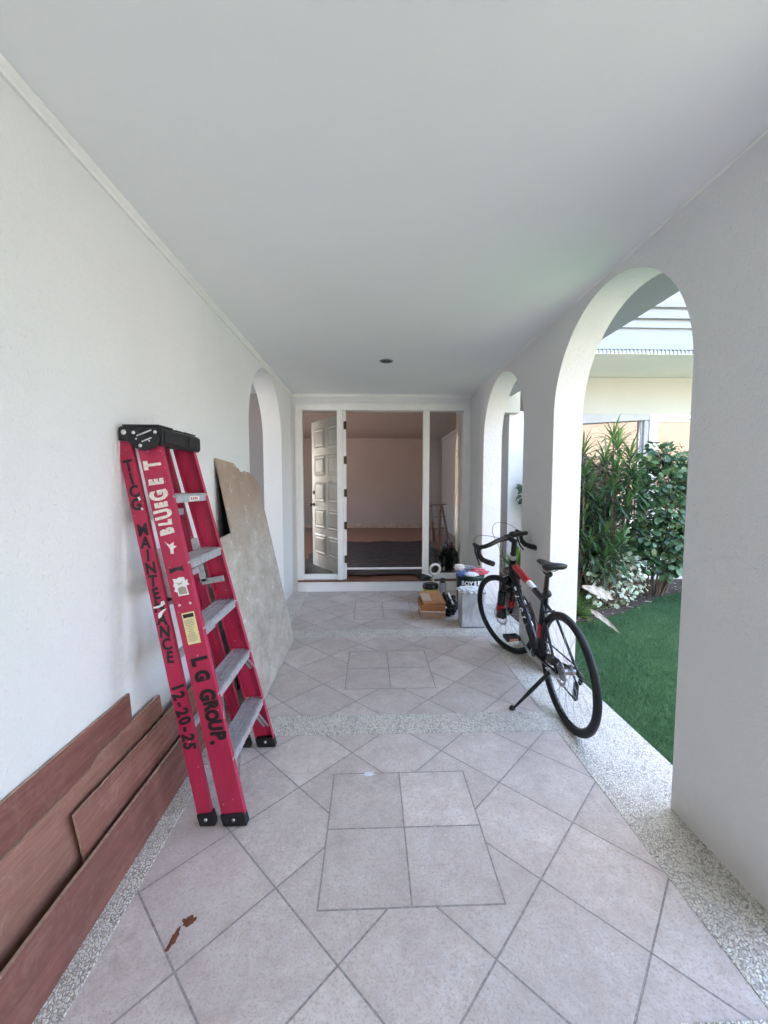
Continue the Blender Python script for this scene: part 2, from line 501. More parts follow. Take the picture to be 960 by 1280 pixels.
# ------------------------------------------------------------------ mesh helpers
class MB:
    def __init__(s):
        s.v, s.f, s.mi, s.sm = [], [], [], []
    def add(s, vs, fs, mi=0, smooth=False):
        b = len(s.v)
        s.v += [tuple(x) for x in vs]
        for f in fs:
            s.f.append([b + i for i in f])
            s.mi.append(mi)
            s.sm.append(smooth)
        return s
    def hexa(s, p, mi=0):
        """8 points: bottom ring 0-3, top ring 4-7"""
        return s.add(p, [(3, 2, 1, 0), (4, 5, 6, 7), (0, 1, 5, 4), (1, 2, 6, 5), (2, 3, 7, 6), (3, 0, 4, 7)], mi)
    def box(s, a, b, mi=0, M=None):
        (x0, y0, z0), (x1, y1, z1) = a, b
        p = [Vector(q) for q in ((x0, y0, z0), (x1, y0, z0), (x1, y1, z0), (x0, y1, z0), (x0, y0, z1), (x1, y0, z1), (x1, y1, z1), (x0, y1, z1))]
        if M is not None:
            p = [M @ q for q in p]
        return s.hexa(p, mi)
    def bar(s, a, b, w, h, up=(0, 0, 1), mi=0):
        a, b = Vector(a), Vector(b)
        d = (b - a).normalized()
        sd = d.cross(Vector(up)).normalized() * (w / 2)
        u = sd.cross(d).normalized() * (h / 2)
        return s.hexa([a - sd - u, a + sd - u, a + sd + u, a - sd + u, b - sd - u, b + sd - u, b + sd + u, b - sd + u], mi)
    def tube(s, pts, r, n=10, mi=0, caps=True, squash=None):
        pts = [Vector(p) for p in pts]
        rs = r if isinstance(r, (list, tuple)) else [r] * len(pts)
        t0 = (pts[1] - pts[0]).normalized()
        nrm = t0.orthogonal().normalized()
        if squash is not None:
            nrm = (Vector(squash[0]) - t0 * Vector(squash[0]).dot(t0)).normalized()
        V, Fc = [], []
        for i, p in enumerate(pts):
            if i == 0:
                t = t0
            elif i == len(pts) - 1:
                t = (pts[i] - pts[i - 1]).normalized()
            else:
                t = ((pts[i] - pts[i - 1]).normalized() + (pts[i + 1] - pts[i]).normalized()).normalized()
            nrm = (nrm - t * nrm.dot(t)).normalized()
            bn = t.cross(nrm)
            k1 = squash[1] if squash is not None else 1
            for j in range(n):
                a = 2 * PI * j / n
                V.append(p + (nrm * math.cos(a) * k1 + bn * math.sin(a)) * rs[i])
        for i in range(len(pts) - 1):
            for j in range(n):
                Fc.append((i * n + j, i * n + (j + 1) % n, (i + 1) * n + (j + 1) % n, (i + 1) * n + j))
        s.add(V, Fc, mi, True)
        if caps:
            s.add(V[:n], [tuple(range(n))[::-1]], mi)
            s.add(V[-n:], [tuple(range(n))], mi)
        return s
    def torus(s, R, r, M, n=56, m=10, mi=0, rz=None, a0=0, a1=2 * PI):
        V, Fc = [], []
        full = abs(a1 - a0 - 2 * PI) < 1e-6
        k = n if full else n + 1
        for i in range(k):
            a = a0 + (a1 - a0) * i / n
            for j in range(m):
                b = 2 * PI * j / m
                rr = R + r * math.cos(b)
                V.append(M @ Vector((rr * math.cos(a), (rz or r) * math.sin(b), rr * math.sin(a))))
        for i in range(n if full else n):
            for j in range(m):
                i2 = (i + 1) % k if full else i + 1
                Fc.append((i * m + j, i * m + (j + 1) % m, i2 * m + (j + 1) % m, i2 * m + j))
        return s.add(V, Fc, mi, True)
    def lathe(s, prof, M=None, n=24, mi=0, smooth=True):
        """profile of (radius, height) about local Z"""
        M = M or Matrix()
        V, Fc = [], []
        for (r, z) in prof:
            for j in range(n):
                a = 2 * PI * j / n
                V.append(M @ Vector((r * math.cos(a), r * math.sin(a), z)))
        for i in range(len(prof) - 1):
            for j in range(n):
                Fc.append((i * n + j, i * n + (j + 1) % n, (i + 1) * n + (j + 1) % n, (i + 1) * n + j))
        return s.add(V, Fc, mi, smooth)
    def prism(s, poly, frame, t, mi=0):
        """poly: 2D points; frame: matrix with the polygon in its XY plane; thickness t along its Z"""
        n = len(poly)
        V = [frame @ Vector((x, y, 0)) for x, y in poly] + [frame @ Vector((x, y, t)) for x, y in poly]
        Fc = [tuple(range(n))[::-1], tuple(range(n, 2 * n))] + [(i, (i + 1) % n, n + (i + 1) % n, n + i) for i in range(n)]
        return s.add(V, Fc, mi)
    def build(s, name, mats, parent=None, bevel=0.0, seg=2, tri=False, tone=None, loc=None):
        me = bpy.data.meshes.new(name)
        me.from_pydata(s.v, [], s.f)
        if not isinstance(mats, (list, tuple)):
            mats = [mats]
        for m in mats:
            me.materials.append(MAT[m] if isinstance(m, str) else m)
        me.polygons.foreach_set('material_index', s.mi)
        me.polygons.foreach_set('use_smooth', s.sm)
        if tone is not None:
            at = me.attributes.new('tone', 'FLOAT', 'POINT')
            at.data.foreach_set('value', tone)
        bm = bmesh.new()
        bm.from_mesh(me)
        if tone is None and len(s.f) < 30000:
            bmesh.ops.recalc_face_normals(bm, faces=bm.faces)
        if tri:
            bmesh.ops.triangulate(bm, faces=[f for f in bm.faces if len(f.verts) > 4])
        bm.to_mesh(me)
        bm.free()
        o = bpy.data.objects.new(name, me)
        C.objects.link(o)
        if loc is not None:            # put the origin at loc, geometry stays
            me.transform(Matrix.Translation(-Vector(loc)))
            o.location = loc
        if bevel:
            b = o.modifiers.new('edge', 'BEVEL')
            b.width = bevel
            b.segments = seg
            b.limit_method = 'ANGLE'
            b.angle_limit = R_(40)
        if parent is not None:
            o.parent = parent
        return o

def tag(o, label=None, cat=None, group=None, kind=None):
    if label: o['label'] = label
    if cat: o['category'] = cat
    if group: o['group'] = group
    if kind: o['kind'] = kind
    return o
def empty(name, loc=(0, 0, 0), rot=(0, 0, 0)):
    o = bpy.data.objects.new(name, None)
    o.location = loc
    o.rotation_euler = rot
    o.empty_display_size = 0.1
    C.objects.link(o)
    return o
def structure(o, label=None):
    o['kind'] = 'structure'
    if label: o['label'] = label
    return o

def text_mesh(mb, s, size, M, mi=0, bold=0.0, depth=0.0006, squeeze=1.0, jitter=0.0):
    """adds lettering lying in M's XY plane, centred on its origin, to the mesh builder"""
    cu = bpy.data.curves.new('t', 'FONT')
    cu.body = s
    cu.size = size
    cu.offset = bold
    cu.extrude = depth
    cu.align_x = 'CENTER'
    cu.align_y = 'CENTER'
    cu.resolution_u = 3
    o = bpy.data.objects.new('t', cu)
    C.objects.link(o)
    dg = bpy.context.evaluated_depsgraph_get()
    me = bpy.data.meshes.new_from_object(o.evaluated_get(dg))
    MM = M @ Matrix.Diagonal((squeeze, 1, 1, 1))
    mb.add([MM @ v.co for v in me.vertices], [tuple(p.vertices) for p in me.polygons], mi)
    bpy.data.objects.remove(o)
    bpy.data.curves.remove(cu)
    bpy.data.meshes.remove(me)

# ------------------------------------------------------------------ ground and floor
XL, XR, XO = -1.05, 1.345, 1.56
ZC = 2.645
YB = 5.42
o = MB().add([(-400, -400, -0.03), (400, -400, -0.03), (400, 400, -0.03), (-400, 400, -0.03)], [(0, 1, 2, 3)]).build('ground', 'concrete')
structure(o, 'pale concrete ground around the house')
fy0 = -4.6
strips = [(-3.705, -3.50), (-2.225, -2.02), (-0.745, -0.54), (0.755, 0.962), (2.25, 2.452), (3.736, 3.948)]
TX0, TX1 = -0.838, 1.098
# tile bays
mb = MB()
ys = [fy0] + [v for s_ in strips for v in s_] + [YB]
for i in range(0, len(ys), 2):
    mb.box((TX0, ys[i], -0.03), (TX1, ys[i + 1], 0.0))
structure(mb.build('tiled_floor', 'tile'), 'pinkish grey porch floor tiles laid diagonally round square panels')
mb = MB()
mb.box((XL - 0.21, fy0, -0.03), (TX0, YB, 0.003))
mb.box((TX1, fy0, -0.03), (XO, YB, 0.003))
for a, b in strips:
    mb.box((TX0, a, -0.03), (TX1, b, 0.003))
structure(mb.build('pebble_floor_border', 'pebble', bevel=0.002), 'pebble washout strips bordering the porch tiles')

# ------------------------------------------------------------------ porch walls with arches
def arched_wall(x0, x1, ya, yb, zt, arches, name, label):
    ring = [(ya, 0)]
    tops = []
    for (a, b, sp) in arches:
        r = (b - a) / 2
        ring += [(a, 0), (a, sp)]
        nseg = 40
        for i in range(1, nseg):
            t = PI - PI * i / nseg
            ring.append(((a + b) / 2 + r * math.cos(t), sp + r * math.sin(t)))
        ring += [(b, sp), (b, 0)]
    ring += [(yb, 0), (yb, zt), (ya, zt)]
    fr = Matrix(((0, 0, 1, x0), (1, 0, 0, 0), (0, 1, 0, 0), (0, 0, 0, 1)))
    mb = MB().prism(ring, fr, x1 - x0)
    w = mb.build(name, 'wall')
    tag(w, label, 'wall')
    return w
arched_wall(XR, XO, -4.6, YB, ZC + 0.15, [(-3.9, -2.63, 1.955), (-2.03, -0.76, 1.955), (-0.18, 1.09, 1.955), (1.67, 2.945, 1.955), (3.53, 4.775, 1.965)], 'porch_wall',
            'white arched wall on the lawn side of the porch, behind the bicycle')
arched_wall(-1.265, XL, -4.6, YB, ZC + 0.15, [(3.56, 4.84, 1.965)], 'porch_wall',
            'long white wall that the red ladder and boards lean on, one arch at its far end')
# ceiling and roof above
mb = MB().box((-1.62, -4.6, ZC), (1.893, YB + 0.1, ZC + 0.14))
c_ = structure(mb.build('porch_ceiling', 'ceiling', bevel=0.004), 'flat pale grey porch ceiling and eave')
mb = MB().box((-1.9, -4.9, ZC + 0.16), (1.80, YB + 0.1, ZC + 0.42))
structure(mb.build('porch_roof', 'fascia'), 'flat roof slab over the porch')
MB().box((XO + 0.001, -4.6, ZC - 0.012), (1.893, YB, ZC - 0.002)).build('eave_lining', simple('grey_eave', (0.27, 0.28, 0.30), 0.6, 0, 0.04, 6), c_)  # eave underside in a darker grey than the ceiling
# cornice moulding round the ceiling
def cornice(p0, p1, inward, name='ceiling_moulding'):
    d = Vector(p1) - Vector(p0)
    L = d.length
    d.normalize()
    iv = Vector(inward)
    fr = Matrix((( iv.x, 0, d.x, p0[0]), (iv.y, 0, d.y, p0[1]), (iv.z, iv.length, d.z, p0[2] - (1 - iv.length) * 0.0014), (0, 0, 0, 1)))
    return MB().prism([(0, -0.034), (0.012, -0.034), (0.014, -0.022), (0.026, -0.012), (0.030, -0.002), (0, -0.002)], fr, L)
mm = MB()
for q in (cornice((XL, -4.6, ZC), (XL, YB, ZC), (1, 0, 0)), cornice((XR, -4.6, ZC), (XR, YB, ZC), (-0.3, 0, 0)), cornice((XL, YB, ZC), (XR, YB, ZC), (0, -1, 0))):
    mm.add(q.v, q.f)
mo = mm.build('ceiling_moulding', 'trim', parent=c_)

ew = MB().box((-1.265, -4.8, -0.03), (XO, -4.61, ZC + 0.15)).build('end_wall', 'wall')  # added out of view: closes the porch against light from behind the camera
tag(ew, 'unseen white wall added behind the viewpoint to cut the light from there', 'wall')
# recessed ceiling lamp, unlit
t = empty('recessed_ceiling_light', (0.157, 3.97, ZC))
tag(t, 'small round unlit downlight recessed in the porch ceiling', 'ceiling light')
MB().lathe([(0.046, 0.0), (0.062, -0.001), (0.066, -0.006), (0.050, -0.010), (0.046, -0.004)], n=32).build('trim_ring', 'dull_steel', t)
MB().lathe([(0.046, -0.004), (0.040, -0.002), (0.001, -0.0015)], n=32).build('reflector', 'brass', t)
MB().lathe([(0.001, -0.012), (0.016, -0.010), (0.020, -0.004)], n=20).build('bulb', 'light_cup', t)

# ------------------------------------------------------------------ entrance wall, frame and door
ZF = 0.152                       # level of the room floor
# wall above and beside the frame
mb = MB()
fx0, fx1, fzt = -0.985, 1.335, 2.515
mb.box((XL, YB, fzt), (XR, YB + 0.16, 3.0))
mb.box((XL - 0.3, YB, -0.03), (fx0, YB + 0.16, fzt - 0.001))
mb.box((fx1, YB, -0.03), (XO + 0.02, YB + 0.16, fzt - 0.001))
mb.box((XR + 0.001, YB, fzt), (XO + 0.02, YB + 0.16, 3.0))
mb.box((XL - 0.3, YB, fzt), (XL - 0.001, YB + 0.16, 3.0))
wl = mb.build('entrance_wall', 'wall', bevel=0.003)
tag(wl, 'narrow white wall framing the glazed front entrance under the ceiling', 'wall')
# the step
st = empty('entrance_step', (0.2, YB, 0))
tag(st, 'white painted step with brown timber nosing below the front door', 'step')
MB().box((fx0, YB - 0.012, 0.0), (fx1, YB + 0.2, 0.135)).build('riser', 'trim', st, bevel=0.004).matrix_parent_inverse = Matrix.Translation((-0.2, -YB, 0))
MB().box((fx0, YB - 0.03, 0.137), (fx1, YB + 0.2, 0.160)).build('nosing', 'sill_wood', st, bevel=0.005).matrix_parent_inverse = Matrix.Translation((-0.2, -YB, 0))

fr = empty('glazed_entrance', (0, 0, 0))
tag(fr, 'white timber entrance frame with a glazed sidelight each side of the doorway', 'door frame')
yf0, yf1 = YB - 0.018, YB + 0.11
zb = 0.162
def fbar(n, x0, x1, z0, z1, a=yf0, b=yf1, m='trim'):
    return MB().box((x0, a, z0), (x1, b, z1)).build(n, m, fr, bevel=0.004)
fbar('head', fx0, fx1, 2.432, fzt + 0.002)
fbar('jamb', fx0, -0.905, zb, 2.431)
fbar('jamb', 1.243, fx1, zb, 2.431)
fbar('mullion', -0.443, -0.368, zb, 2.431)
fbar('mullion', 0.716, 0.791, zb, 2.431)
fbar('bottom_rail', -0.904, -0.444, zb, 0.232, YB + 0.005, YB + 0.08)
fbar('bottom_rail', 0.792, 1.242, zb, 0.232, YB + 0.005, YB + 0.08)
# raised outer architrave line
mb = MB()
mb.box((fx0 - 0.012, yf0 - 0.008, zb), (fx0 + 0.022, yf0 - 0.001, fzt + 0.012)).box((fx1 - 0.022, yf0 - 0.008, zb), (fx1 + 0.008, yf0 - 0.001, fzt + 0.012)).box((fx0 + 0.023, yf0 - 0.008, fzt - 0.02), (fx1 - 0.023, yf0 - 0.001, fzt + 0.012))
mb.build('architrave', 'trim', fr, bevel=0.003)
for x0, x1 in ((-0.904, -0.444), (0.792, 1.242)):
    MB().box((x0, YB + 0.045, 0.233), (x1, YB + 0.049, 2.43)).build('glass_pane', 'glass', fr)
# thin white rail low across the doorway
fbar('screen_rail', -0.325, 0.715, 0.292, 0.318, YB + 0.03, YB + 0.055)

# the door leaf, open into the room
hx, hy = -0.345, YB + 0.10
lw, lh, lt = 1.09, 2.255, 0.045
ang = R_(180 - 59)
dr = empty('front_door', (hx, hy, ZF + 0.01), (0, 0, ang))
tag(dr, 'white ten-panel front door standing open into the room, seen through the sidelight', 'door')
mb = MB().box((0, -lt / 2, 0.01), (lw, lt / 2, lh))
mb.build('door_leaf', 'trim', dr, bevel=0.003)
cw = (lw - 0.11 * 2 - 0.10) / 2
rh = (lh - 0.22 - 0.12 - 4 * 0.09) / 5
for r in range(5):
    for c in range(2):
        x0 = 0.11 + c * (cw + 0.10)
        z0 = 0.22 + r * (rh + 0.09)
        mb = MB()
        for sgn in (-1, 1):
            y0 = sgn * lt / 2
            y1 = sgn * (lt / 2 + 0.012)
            y2 = sgn * (lt / 2 + 0.004)
            e = 0.022
            P = lambda x, z, y: (x, y, z)
            outer = [(x0, z0), (x0 + cw, z0), (x0 + cw, z0 + rh), (x0, z0 + rh)]
            i1 = [(x0 + e, z0 + e), (x0 + cw - e, z0 + e), (x0 + cw - e, z0 + rh - e), (x0 + e, z0 + rh - e)]
            i2 = [(x0 + 2 * e, z0 + 2 * e), (x0 + cw - 2 * e, z0 + 2 * e), (x0 + cw - 2 * e, z0 + rh - 2 * e), (x0 + 2 * e, z0 + rh - 2 * e)]
            i3 = [(x0 + 3 * e, z0 + 3 * e), (x0 + cw - 3 * e, z0 + 3 * e), (x0 + cw - 3 * e, z0 + rh - 3 * e), (x0 + 3 * e, z0 + rh - 3 * e)]
            V = [P(*q, y0) for q in outer] + [P(*q, y1) for q in i1] + [P(*q, y2) for q in i2] + [P(*q, y1) for q in i3]
            Fc = []
            for lay in range(3):
                for i in range(4):
                    Fc.append((lay * 4 + i, lay * 4 + (i + 1) % 4, lay * 4 + 4 + (i + 1) % 4, lay * 4 + 4 + i))
            Fc.append((12, 13, 14, 15))
            mb.add(V, Fc)
        mb.build('panel', 'trim', dr)
for sgn in (-1, 1):
    k = MB()
    Mk = Matrix.Translation((lw - 0.07, sgn * lt / 2, 0.98)) @ Matrix.Rotation(-sgn * PI / 2, 4, 'X')
    k.lathe([(0.001, 0), (0.032, 0.001), (0.030, 0.008), (0.012, 0.012), (0.012, 0.035), (0.028, 0.045), (0.031, 0.060), (0.022, 0.072), (0.001, 0.074)], Mk)
    k.build('door_knob', 'brass', dr)
    k = MB()
    Mk = Matrix.Translation((lw - 0.07, sgn * lt / 2, 1.17)) @ Matrix.Rotation(-sgn * PI / 2, 4, 'X')
    k.lathe([(0.001, 0), (0.030, 0.001), (0.028, 0.012), (0.014, 0.016), (0.001, 0.017)], Mk)
    k.build('deadbolt', 'brass', dr)
# pale hinge stile seen edge-on in the doorway, with five dark hinges
hs = empty('hinge_stile', (0, 0, 0))
hs.parent = fr
MB().box((-0.367, YB + 0.02, zb), (-0.328, YB + 0.10, 2.431)).build('hinge_post', 'trim', fr, bevel=0.002)
bpy.data.objects.remove(hs)
for z in (2.24, 1.78, 1.34, 0.90, 0.44):
    mb = MB().box((-0.353, YB + 0.008, z - 0.05), (-0.327, YB + 0.018, z + 0.05))
    mb.tube([(-0.324, YB + 0.012, z - 0.055), (-0.324, YB + 0.012, z + 0.055)], 0.008, 8)
    mb.build('hinge', 'brass', fr)

# ------------------------------------------------------------------ the room behind
ZR = 2.83
RX0, RX1, RYB = -3.6, 2.15, 12.1
mb = MB().box((RX0, YB + 0.2, -0.02), (RX1, RYB, ZF))
structure(mb.build('room_floor', 'room_floor'), 'reddish brown timber floor inside the room')
mb = MB().box((RX0 - 0.2, YB + 0.16, ZR), (RX1 + 0.2, RYB + 0.2, ZR + 0.2))
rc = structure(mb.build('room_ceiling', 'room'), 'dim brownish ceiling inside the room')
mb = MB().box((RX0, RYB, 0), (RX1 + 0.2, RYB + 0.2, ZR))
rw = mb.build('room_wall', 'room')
tag(rw, 'bare brownish far wall of the room seen through the open doorway', 'wall')
mb = MB().box((RX0, RYB - 0.03, ZR - 0.10), (RX1, RYB, ZR - 0.002)).box((RX0, RYB - 0.06, ZR - 0.05), (RX1, RYB - 0.031, ZR - 0.003))
mb.build('crown_moulding', 'room', rw)
# ragged band of broken plaster along its foot
pts = []
random.seed(3)
x = RX0
while x < RX1:
    pts.append((x, 0.25 + random.uniform(-0.03, 0.05)))
    x += random.uniform(0.05, 0.16)
pts.append((RX1, 0.26))
frm = Matrix(((1, 0, 0, 0), (0, 0, -1, RYB), (0, 1, 0, 0), (0, 0, 0, 1)))
MB().prism([(RX0, ZF)] + pts + [(RX1, ZF)], frm, 0.012).build('broken_plaster', simple('bare_plaster', (0.36, 0.26, 0.20), 0.9, 0, 0.35, 9), rw, tri=True)
# right-hand wall with a door casing
mb = MB().box((RX1, YB + 0.2, 0), (RX1 + 0.2, 9.30, ZR)).box((RX1, 10.2, 0), (RX1 + 0.2, RYB, ZR)).box((RX1, 9.30, 2.35), (RX1 + 0.2, 10.2, ZR))
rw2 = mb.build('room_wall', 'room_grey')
tag(rw2, 'dim grey side wall of the room with a cream door casing, seen through the right sidelight', 'wall')
for q in (((RX1 - 0.025, 10.13, ZF), (RX1, 10.24, 2.42)), ((RX1 - 0.025, 9.26, ZF), (RX1, 9.37, 2.42)), ((RX1 - 0.025, 9.371, 2.32), (RX1, 10.129, 2.42))):
    MB().box(*q).build('door_casing', 'cream', rw2)
MB().box((RX1 + 0.09, 9.3, ZF), (RX1 + 0.12, 10.2, 2.349)).build('closed_door', 'trim', rw2)
MB().box((RX1 - 0.03, YB + 0.2, ZR - 0.10), (RX1, RYB - 0.06, ZR - 0.002)).build('crown_moulding', 'room_grey', rw2)
# short return walls just inside the entrance
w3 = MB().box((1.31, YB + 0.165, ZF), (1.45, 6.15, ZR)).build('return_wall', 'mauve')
tag(w3, 'short grey-green return wall just inside the right sidelight', 'wall')
w4 = MB().box((-1.30, YB + 0.165, ZF), (-1.13, 6.35, ZR)).build('return_wall', 'wall')
tag(w4, 'pale return wall just inside the left sidelight, beside the open door', 'wall')
# left wall with a window that lets daylight in
mb = MB().box((RX0 - 0.2, YB + 0.2, 0), (RX0, 6.6, ZR)).box((RX0 - 0.2, 6.6, 0), (RX0, 10.8, 0.5)).box((RX0 - 0.2, 6.6, 2.45), (RX0, 10.8, ZR)).box((RX0 - 0.2, 10.8, 0), (RX0, RYB, ZR))
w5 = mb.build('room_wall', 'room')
tag(w5, 'outer wall of the room with a window opening, beyond the open door', 'wall')
mb = MB().box((RX0 - 0.2, YB, 0), (-1.36, YB + 0.16, ZR))
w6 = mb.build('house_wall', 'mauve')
tag(w6, 'grey house wall beyond the arch in the ladder wall', 'wall')

# wrinkled dark plastic sheet on the room floor
def sheet_grid(x0, x1, y0, y1, z, nx, ny, amp, seed):
    rng = np.random.RandomState(seed)
    V, Fc = [], []
    ph = rng.rand(12) * 6.28
    kx = rng.randn(12) * 5
    ky = rng.randn(12) * 9
    for j in range(ny + 1):
        for i in range(nx + 1):
            xx = x0 + (x1 - x0) * i / nx
            yy = y0 + (y1 - y0) * j / ny
            h = sum(abs(math.sin(kx[q] * xx + ky[q] * yy + ph[q])) for q in range(12)) / 12
            ex = 0.03 * math.sin(yy * 9 + ph[0]) if i in (0, nx) else 0
            ey = 0.04 * math.sin(xx * 7 + ph[1]) + 0.02 * math.sin(xx * 23) if j in (0, ny) else 0
            V.append((xx + ex, yy + ey, z + 0.004 + amp * h))
    for j in range(ny):
        for i in range(nx):
            a = j * (nx + 1) + i
            Fc.append((a, a + 1, a + nx + 2, a + nx + 1))
    return MB().add(V, Fc, 0, True)
o = sheet_grid(-1.1, 1.28, YB + 0.22, 9.0, ZF, 90, 150, 0.035, 5).build('plastic_sheet', 'plastic_sheet')
tag(o, 'wrinkled dark plastic sheet covering the room floor behind the doorway', 'plastic sheet')
# bundle of dark plastic behind the right sidelight
def crumple(cx, cy, cz, rx, ry, rz, seed, name, mat, label=None, cat=None, sub=3, amp=0.28, parent=None):
    rng = np.random.RandomState(seed)
    bm = bmesh.new()
    bmesh.ops.create_icosphere(bm, subdivisions=sub, radius=1)
    K = rng.randn(8, 3) * 3.2
    P_ = rng.rand(8) * 6.28
    for v in bm.verts:
        d = sum(abs(math.sin(v.co.dot(Vector(K[q])) * 1.5 + P_[q])) for q in range(4)) / 4
        d2 = abs(math.sin(v.co.dot(Vector(K[5])) * 3.4 + P_[5])) + abs(math.sin(v.co.dot(Vector(K[6])) * 3.9 + P_[6]))
        v.co *= max(0.2, 1 - amp * 1.5 + amp * 2.0 * d + amp * 0.55 * d2)
        v.co = Vector((v.co.x * rx + cx, v.co.y * ry + cy, max(v.co.z, -0.75) * rz + cz))
    me = bpy.data.meshes.new(name)
    bm.to_mesh(me)
    bm.free()
    me.materials.append(MAT[mat])
    o = bpy.data.objects.new(name, me)
    C.objects.link(o)
    me.transform(Matrix.Translation((-cx, -cy, -(cz - 0.75 * rz))))
    o.location = (cx, cy, cz - 0.75 * rz)
    if label:
        tag(o, label, cat)
    if parent:
        o.parent = parent
    return o
crumple(1.14, 5.86, ZF + 0.21, 0.11, 0.16, 0.20, 4, 'plastic_bundle', 'black', 'bunched black plastic heaped inside the right sidelight', 'plastic bundle', 4, 0.4)

# folding wooden step stool seen in the room
t = empty('step_stool', (1.55, 9.4, ZF), (0, 0, 0.5))
tag(t, 'dark wooden trestle standing in the room behind the right sidelight', 'trestle')
for sx in (-1, 1):
    MB().bar((sx * 0.22, -0.18, 0), (sx * 0.16, 0.0, 0.82), 0.04, 0.03, (0, 1, 0)).build('leg', 'sill_wood', t)
    MB().bar((sx * 0.22, 0.18, 0), (sx * 0.16, 0.02, 0.82), 0.04, 0.03, (0, 1, 0)).build('leg', 'sill_wood', t)
MB().box((-0.24, -0.08, 0.82), (0.24, 0.10, 0.85)).build('top', 'sill_wood', t)
for z, y in ((0.28, -0.13), (0.54, -0.07)):
    MB().box((-0.19, y - 0.05, z), (0.19, y + 0.03, z + 0.025)).build('rung', 'sill_wood', t)

# ------------------------------------------------------------------ beyond the left arch
t = empty('side_house', (-2.4, 5, 0))
tag(t, 'shaded grey building wall beyond the arch at the far end of the ladder wall', 'building')
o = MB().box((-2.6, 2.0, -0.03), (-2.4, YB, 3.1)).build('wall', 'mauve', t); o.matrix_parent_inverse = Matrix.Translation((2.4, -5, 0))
o = MB().box((-2.38, 5.20, 2.67), (-1.57, 5.40, 3.1)).build('beam', 'trim', t); o.matrix_parent_inverse = Matrix.Translation((2.4, -5, 0))

o = MB().box((-2.6, 1.6, 3.101), (-1.27, YB + 0.2, 3.25)).build('roof', 'fascia', t); o.matrix_parent_inverse = Matrix.Translation((2.4, -5, 0))  # unseen slab added to keep light out of the side passage
# ------------------------------------------------------------------ house wing across the lawn
WY = 5.9
wg = empty('house_wing', (0, 0, 0))
tag(wg, 'cream single-storey house wing with white stepped fascia behind the garden plants', 'house wing')
def wp(n, a, b, m, bevel=0.003, parent=None):
    return MB().box(a, b).build(n, m, parent or wg, bevel=bevel)
wp('beam', (XO + 0.6, WY, 2.488), (12, WY + 0.25, 3.02), 'cream')
wp('soffit', (XO + 0.04, 4.87, 3.024), (12, WY + 0.3, 3.07), 'soffit')
# fascia in steps, each course a little proud of the one below
fs = MB()
prof = [(4.85, 3.075), (4.85, 3.290), (4.866, 3.292), (4.866, 3.322), (4.835, 3.324), (4.835, 3.392), (4.858, 3.394), (4.858, 3.424), (4.815, 3.428), (4.812, 3.49), (4.806, 3.515), (4.835, 3.520), (4.835, 3.545), (4.79, 3.548), (4.775, 3.60), (4.765, 3.72), (4.74, 4.1), (5.6, 4.1), (5.6, 3.075)]
frm = Matrix(((0, 0, 1, XO + 0.3), (1, 0, 0, 0), (0, 1, 0, 0), (0, 0, 0, 1)))
fs.prism(prof, frm, 10.4)
fs.build('fascia', 'fascia', wg, tri=True)
dt = MB()
for i in range(52):
    x = 2.40 + i * 0.0485
    dt.box((x, 4.852, 3.030), (x + 0.022, 4.868, 3.072))
dt.build('drip_trim', 'fascia', wg)['kind'] = 'structure'
# small metal bracket under the soffit
mb = MB().tube([(2.62, 4.95, 3.022), (2.62, 4.95, 2.97), (2.66, 4.95, 2.955), (2.72, 4.95, 2.965)], 0.007, 6)
mb.tube([(2.60, 4.95, 2.972), (2.66, 4.95, 2.99)], 0.006, 6)
mb.build('soffit_bracket', 'black', wg)
# pier beside the porch, window walling
wp('pier', (1.93, 5.60, -0.03), (2.75, WY + 0.2, 2.47), 'wall')
wp('pier_beam', (XO + 0.021, YB + 0.02, 2.42), (2.02, WY - 0.01, 3.02), 'cream')
wp('sill_wall', (2.751, WY + 0.02, -0.03), (12, WY + 0.2, 0.42), 'wall')
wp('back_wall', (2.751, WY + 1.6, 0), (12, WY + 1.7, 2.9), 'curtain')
wp('end_wall', (11.8, WY + 0.201, 0), (12, WY + 1.6, 2.9), 'wall')
def window(x0, x1, z0, z1, side=0.045):
    f = MB().box((x0, WY + 0.05, z0), (x0 + side, WY + 0.12, z1)).box((x1 - side, WY + 0.05, z0), (x1, WY + 0.12, z1)).box((x0 + side, WY + 0.05, z1 - side), (x1 - side, WY + 0.12, z1)).box((x0 + side, WY + 0.05, z0), (x1 - side, WY + 0.12, z0 + side)).build('window', 'trim', wg, bevel=0.003)
    MB().box((x0 + side, WY + 0.085, z0 + side), (x1 - side, WY + 0.091, z1 - side)).build('glass_pane', 'glass_mirror', f)
    return f
window(2.78, 4.10, 0.42, 2.487)
window(4.26, 6.6, 0.42, 2.44)
window(6.8, 9.2, 0.42, 2.44)
wp('mullion', (4.13, WY - 0.02, 0.42), (4.24, WY + 0.13, 2.487), 'trim')
wp('header_rail', (4.241, WY - 0.01, 2.43), (12, WY + 0.12, 2.487), 'trim')
wp('grey_post', (4.06, WY + 0.0, 0.42), (4.128, WY + 0.049, 2.40), 'grey_frame')
# sloping awning box over the left window
aw = MB().hexa([(2.76, WY - 0.01, 2.33), (4.128, WY - 0.01, 2.41), (4.128, WY + 0.048, 2.41), (2.76, WY + 0.048, 2.33), (2.76, WY - 0.01, 2.486), (4.128, WY - 0.01, 2.486), (4.128, WY + 0.048, 2.486), (2.76, WY + 0.048, 2.486)])
aw.build('blind_box', 'grey_frame', wg)

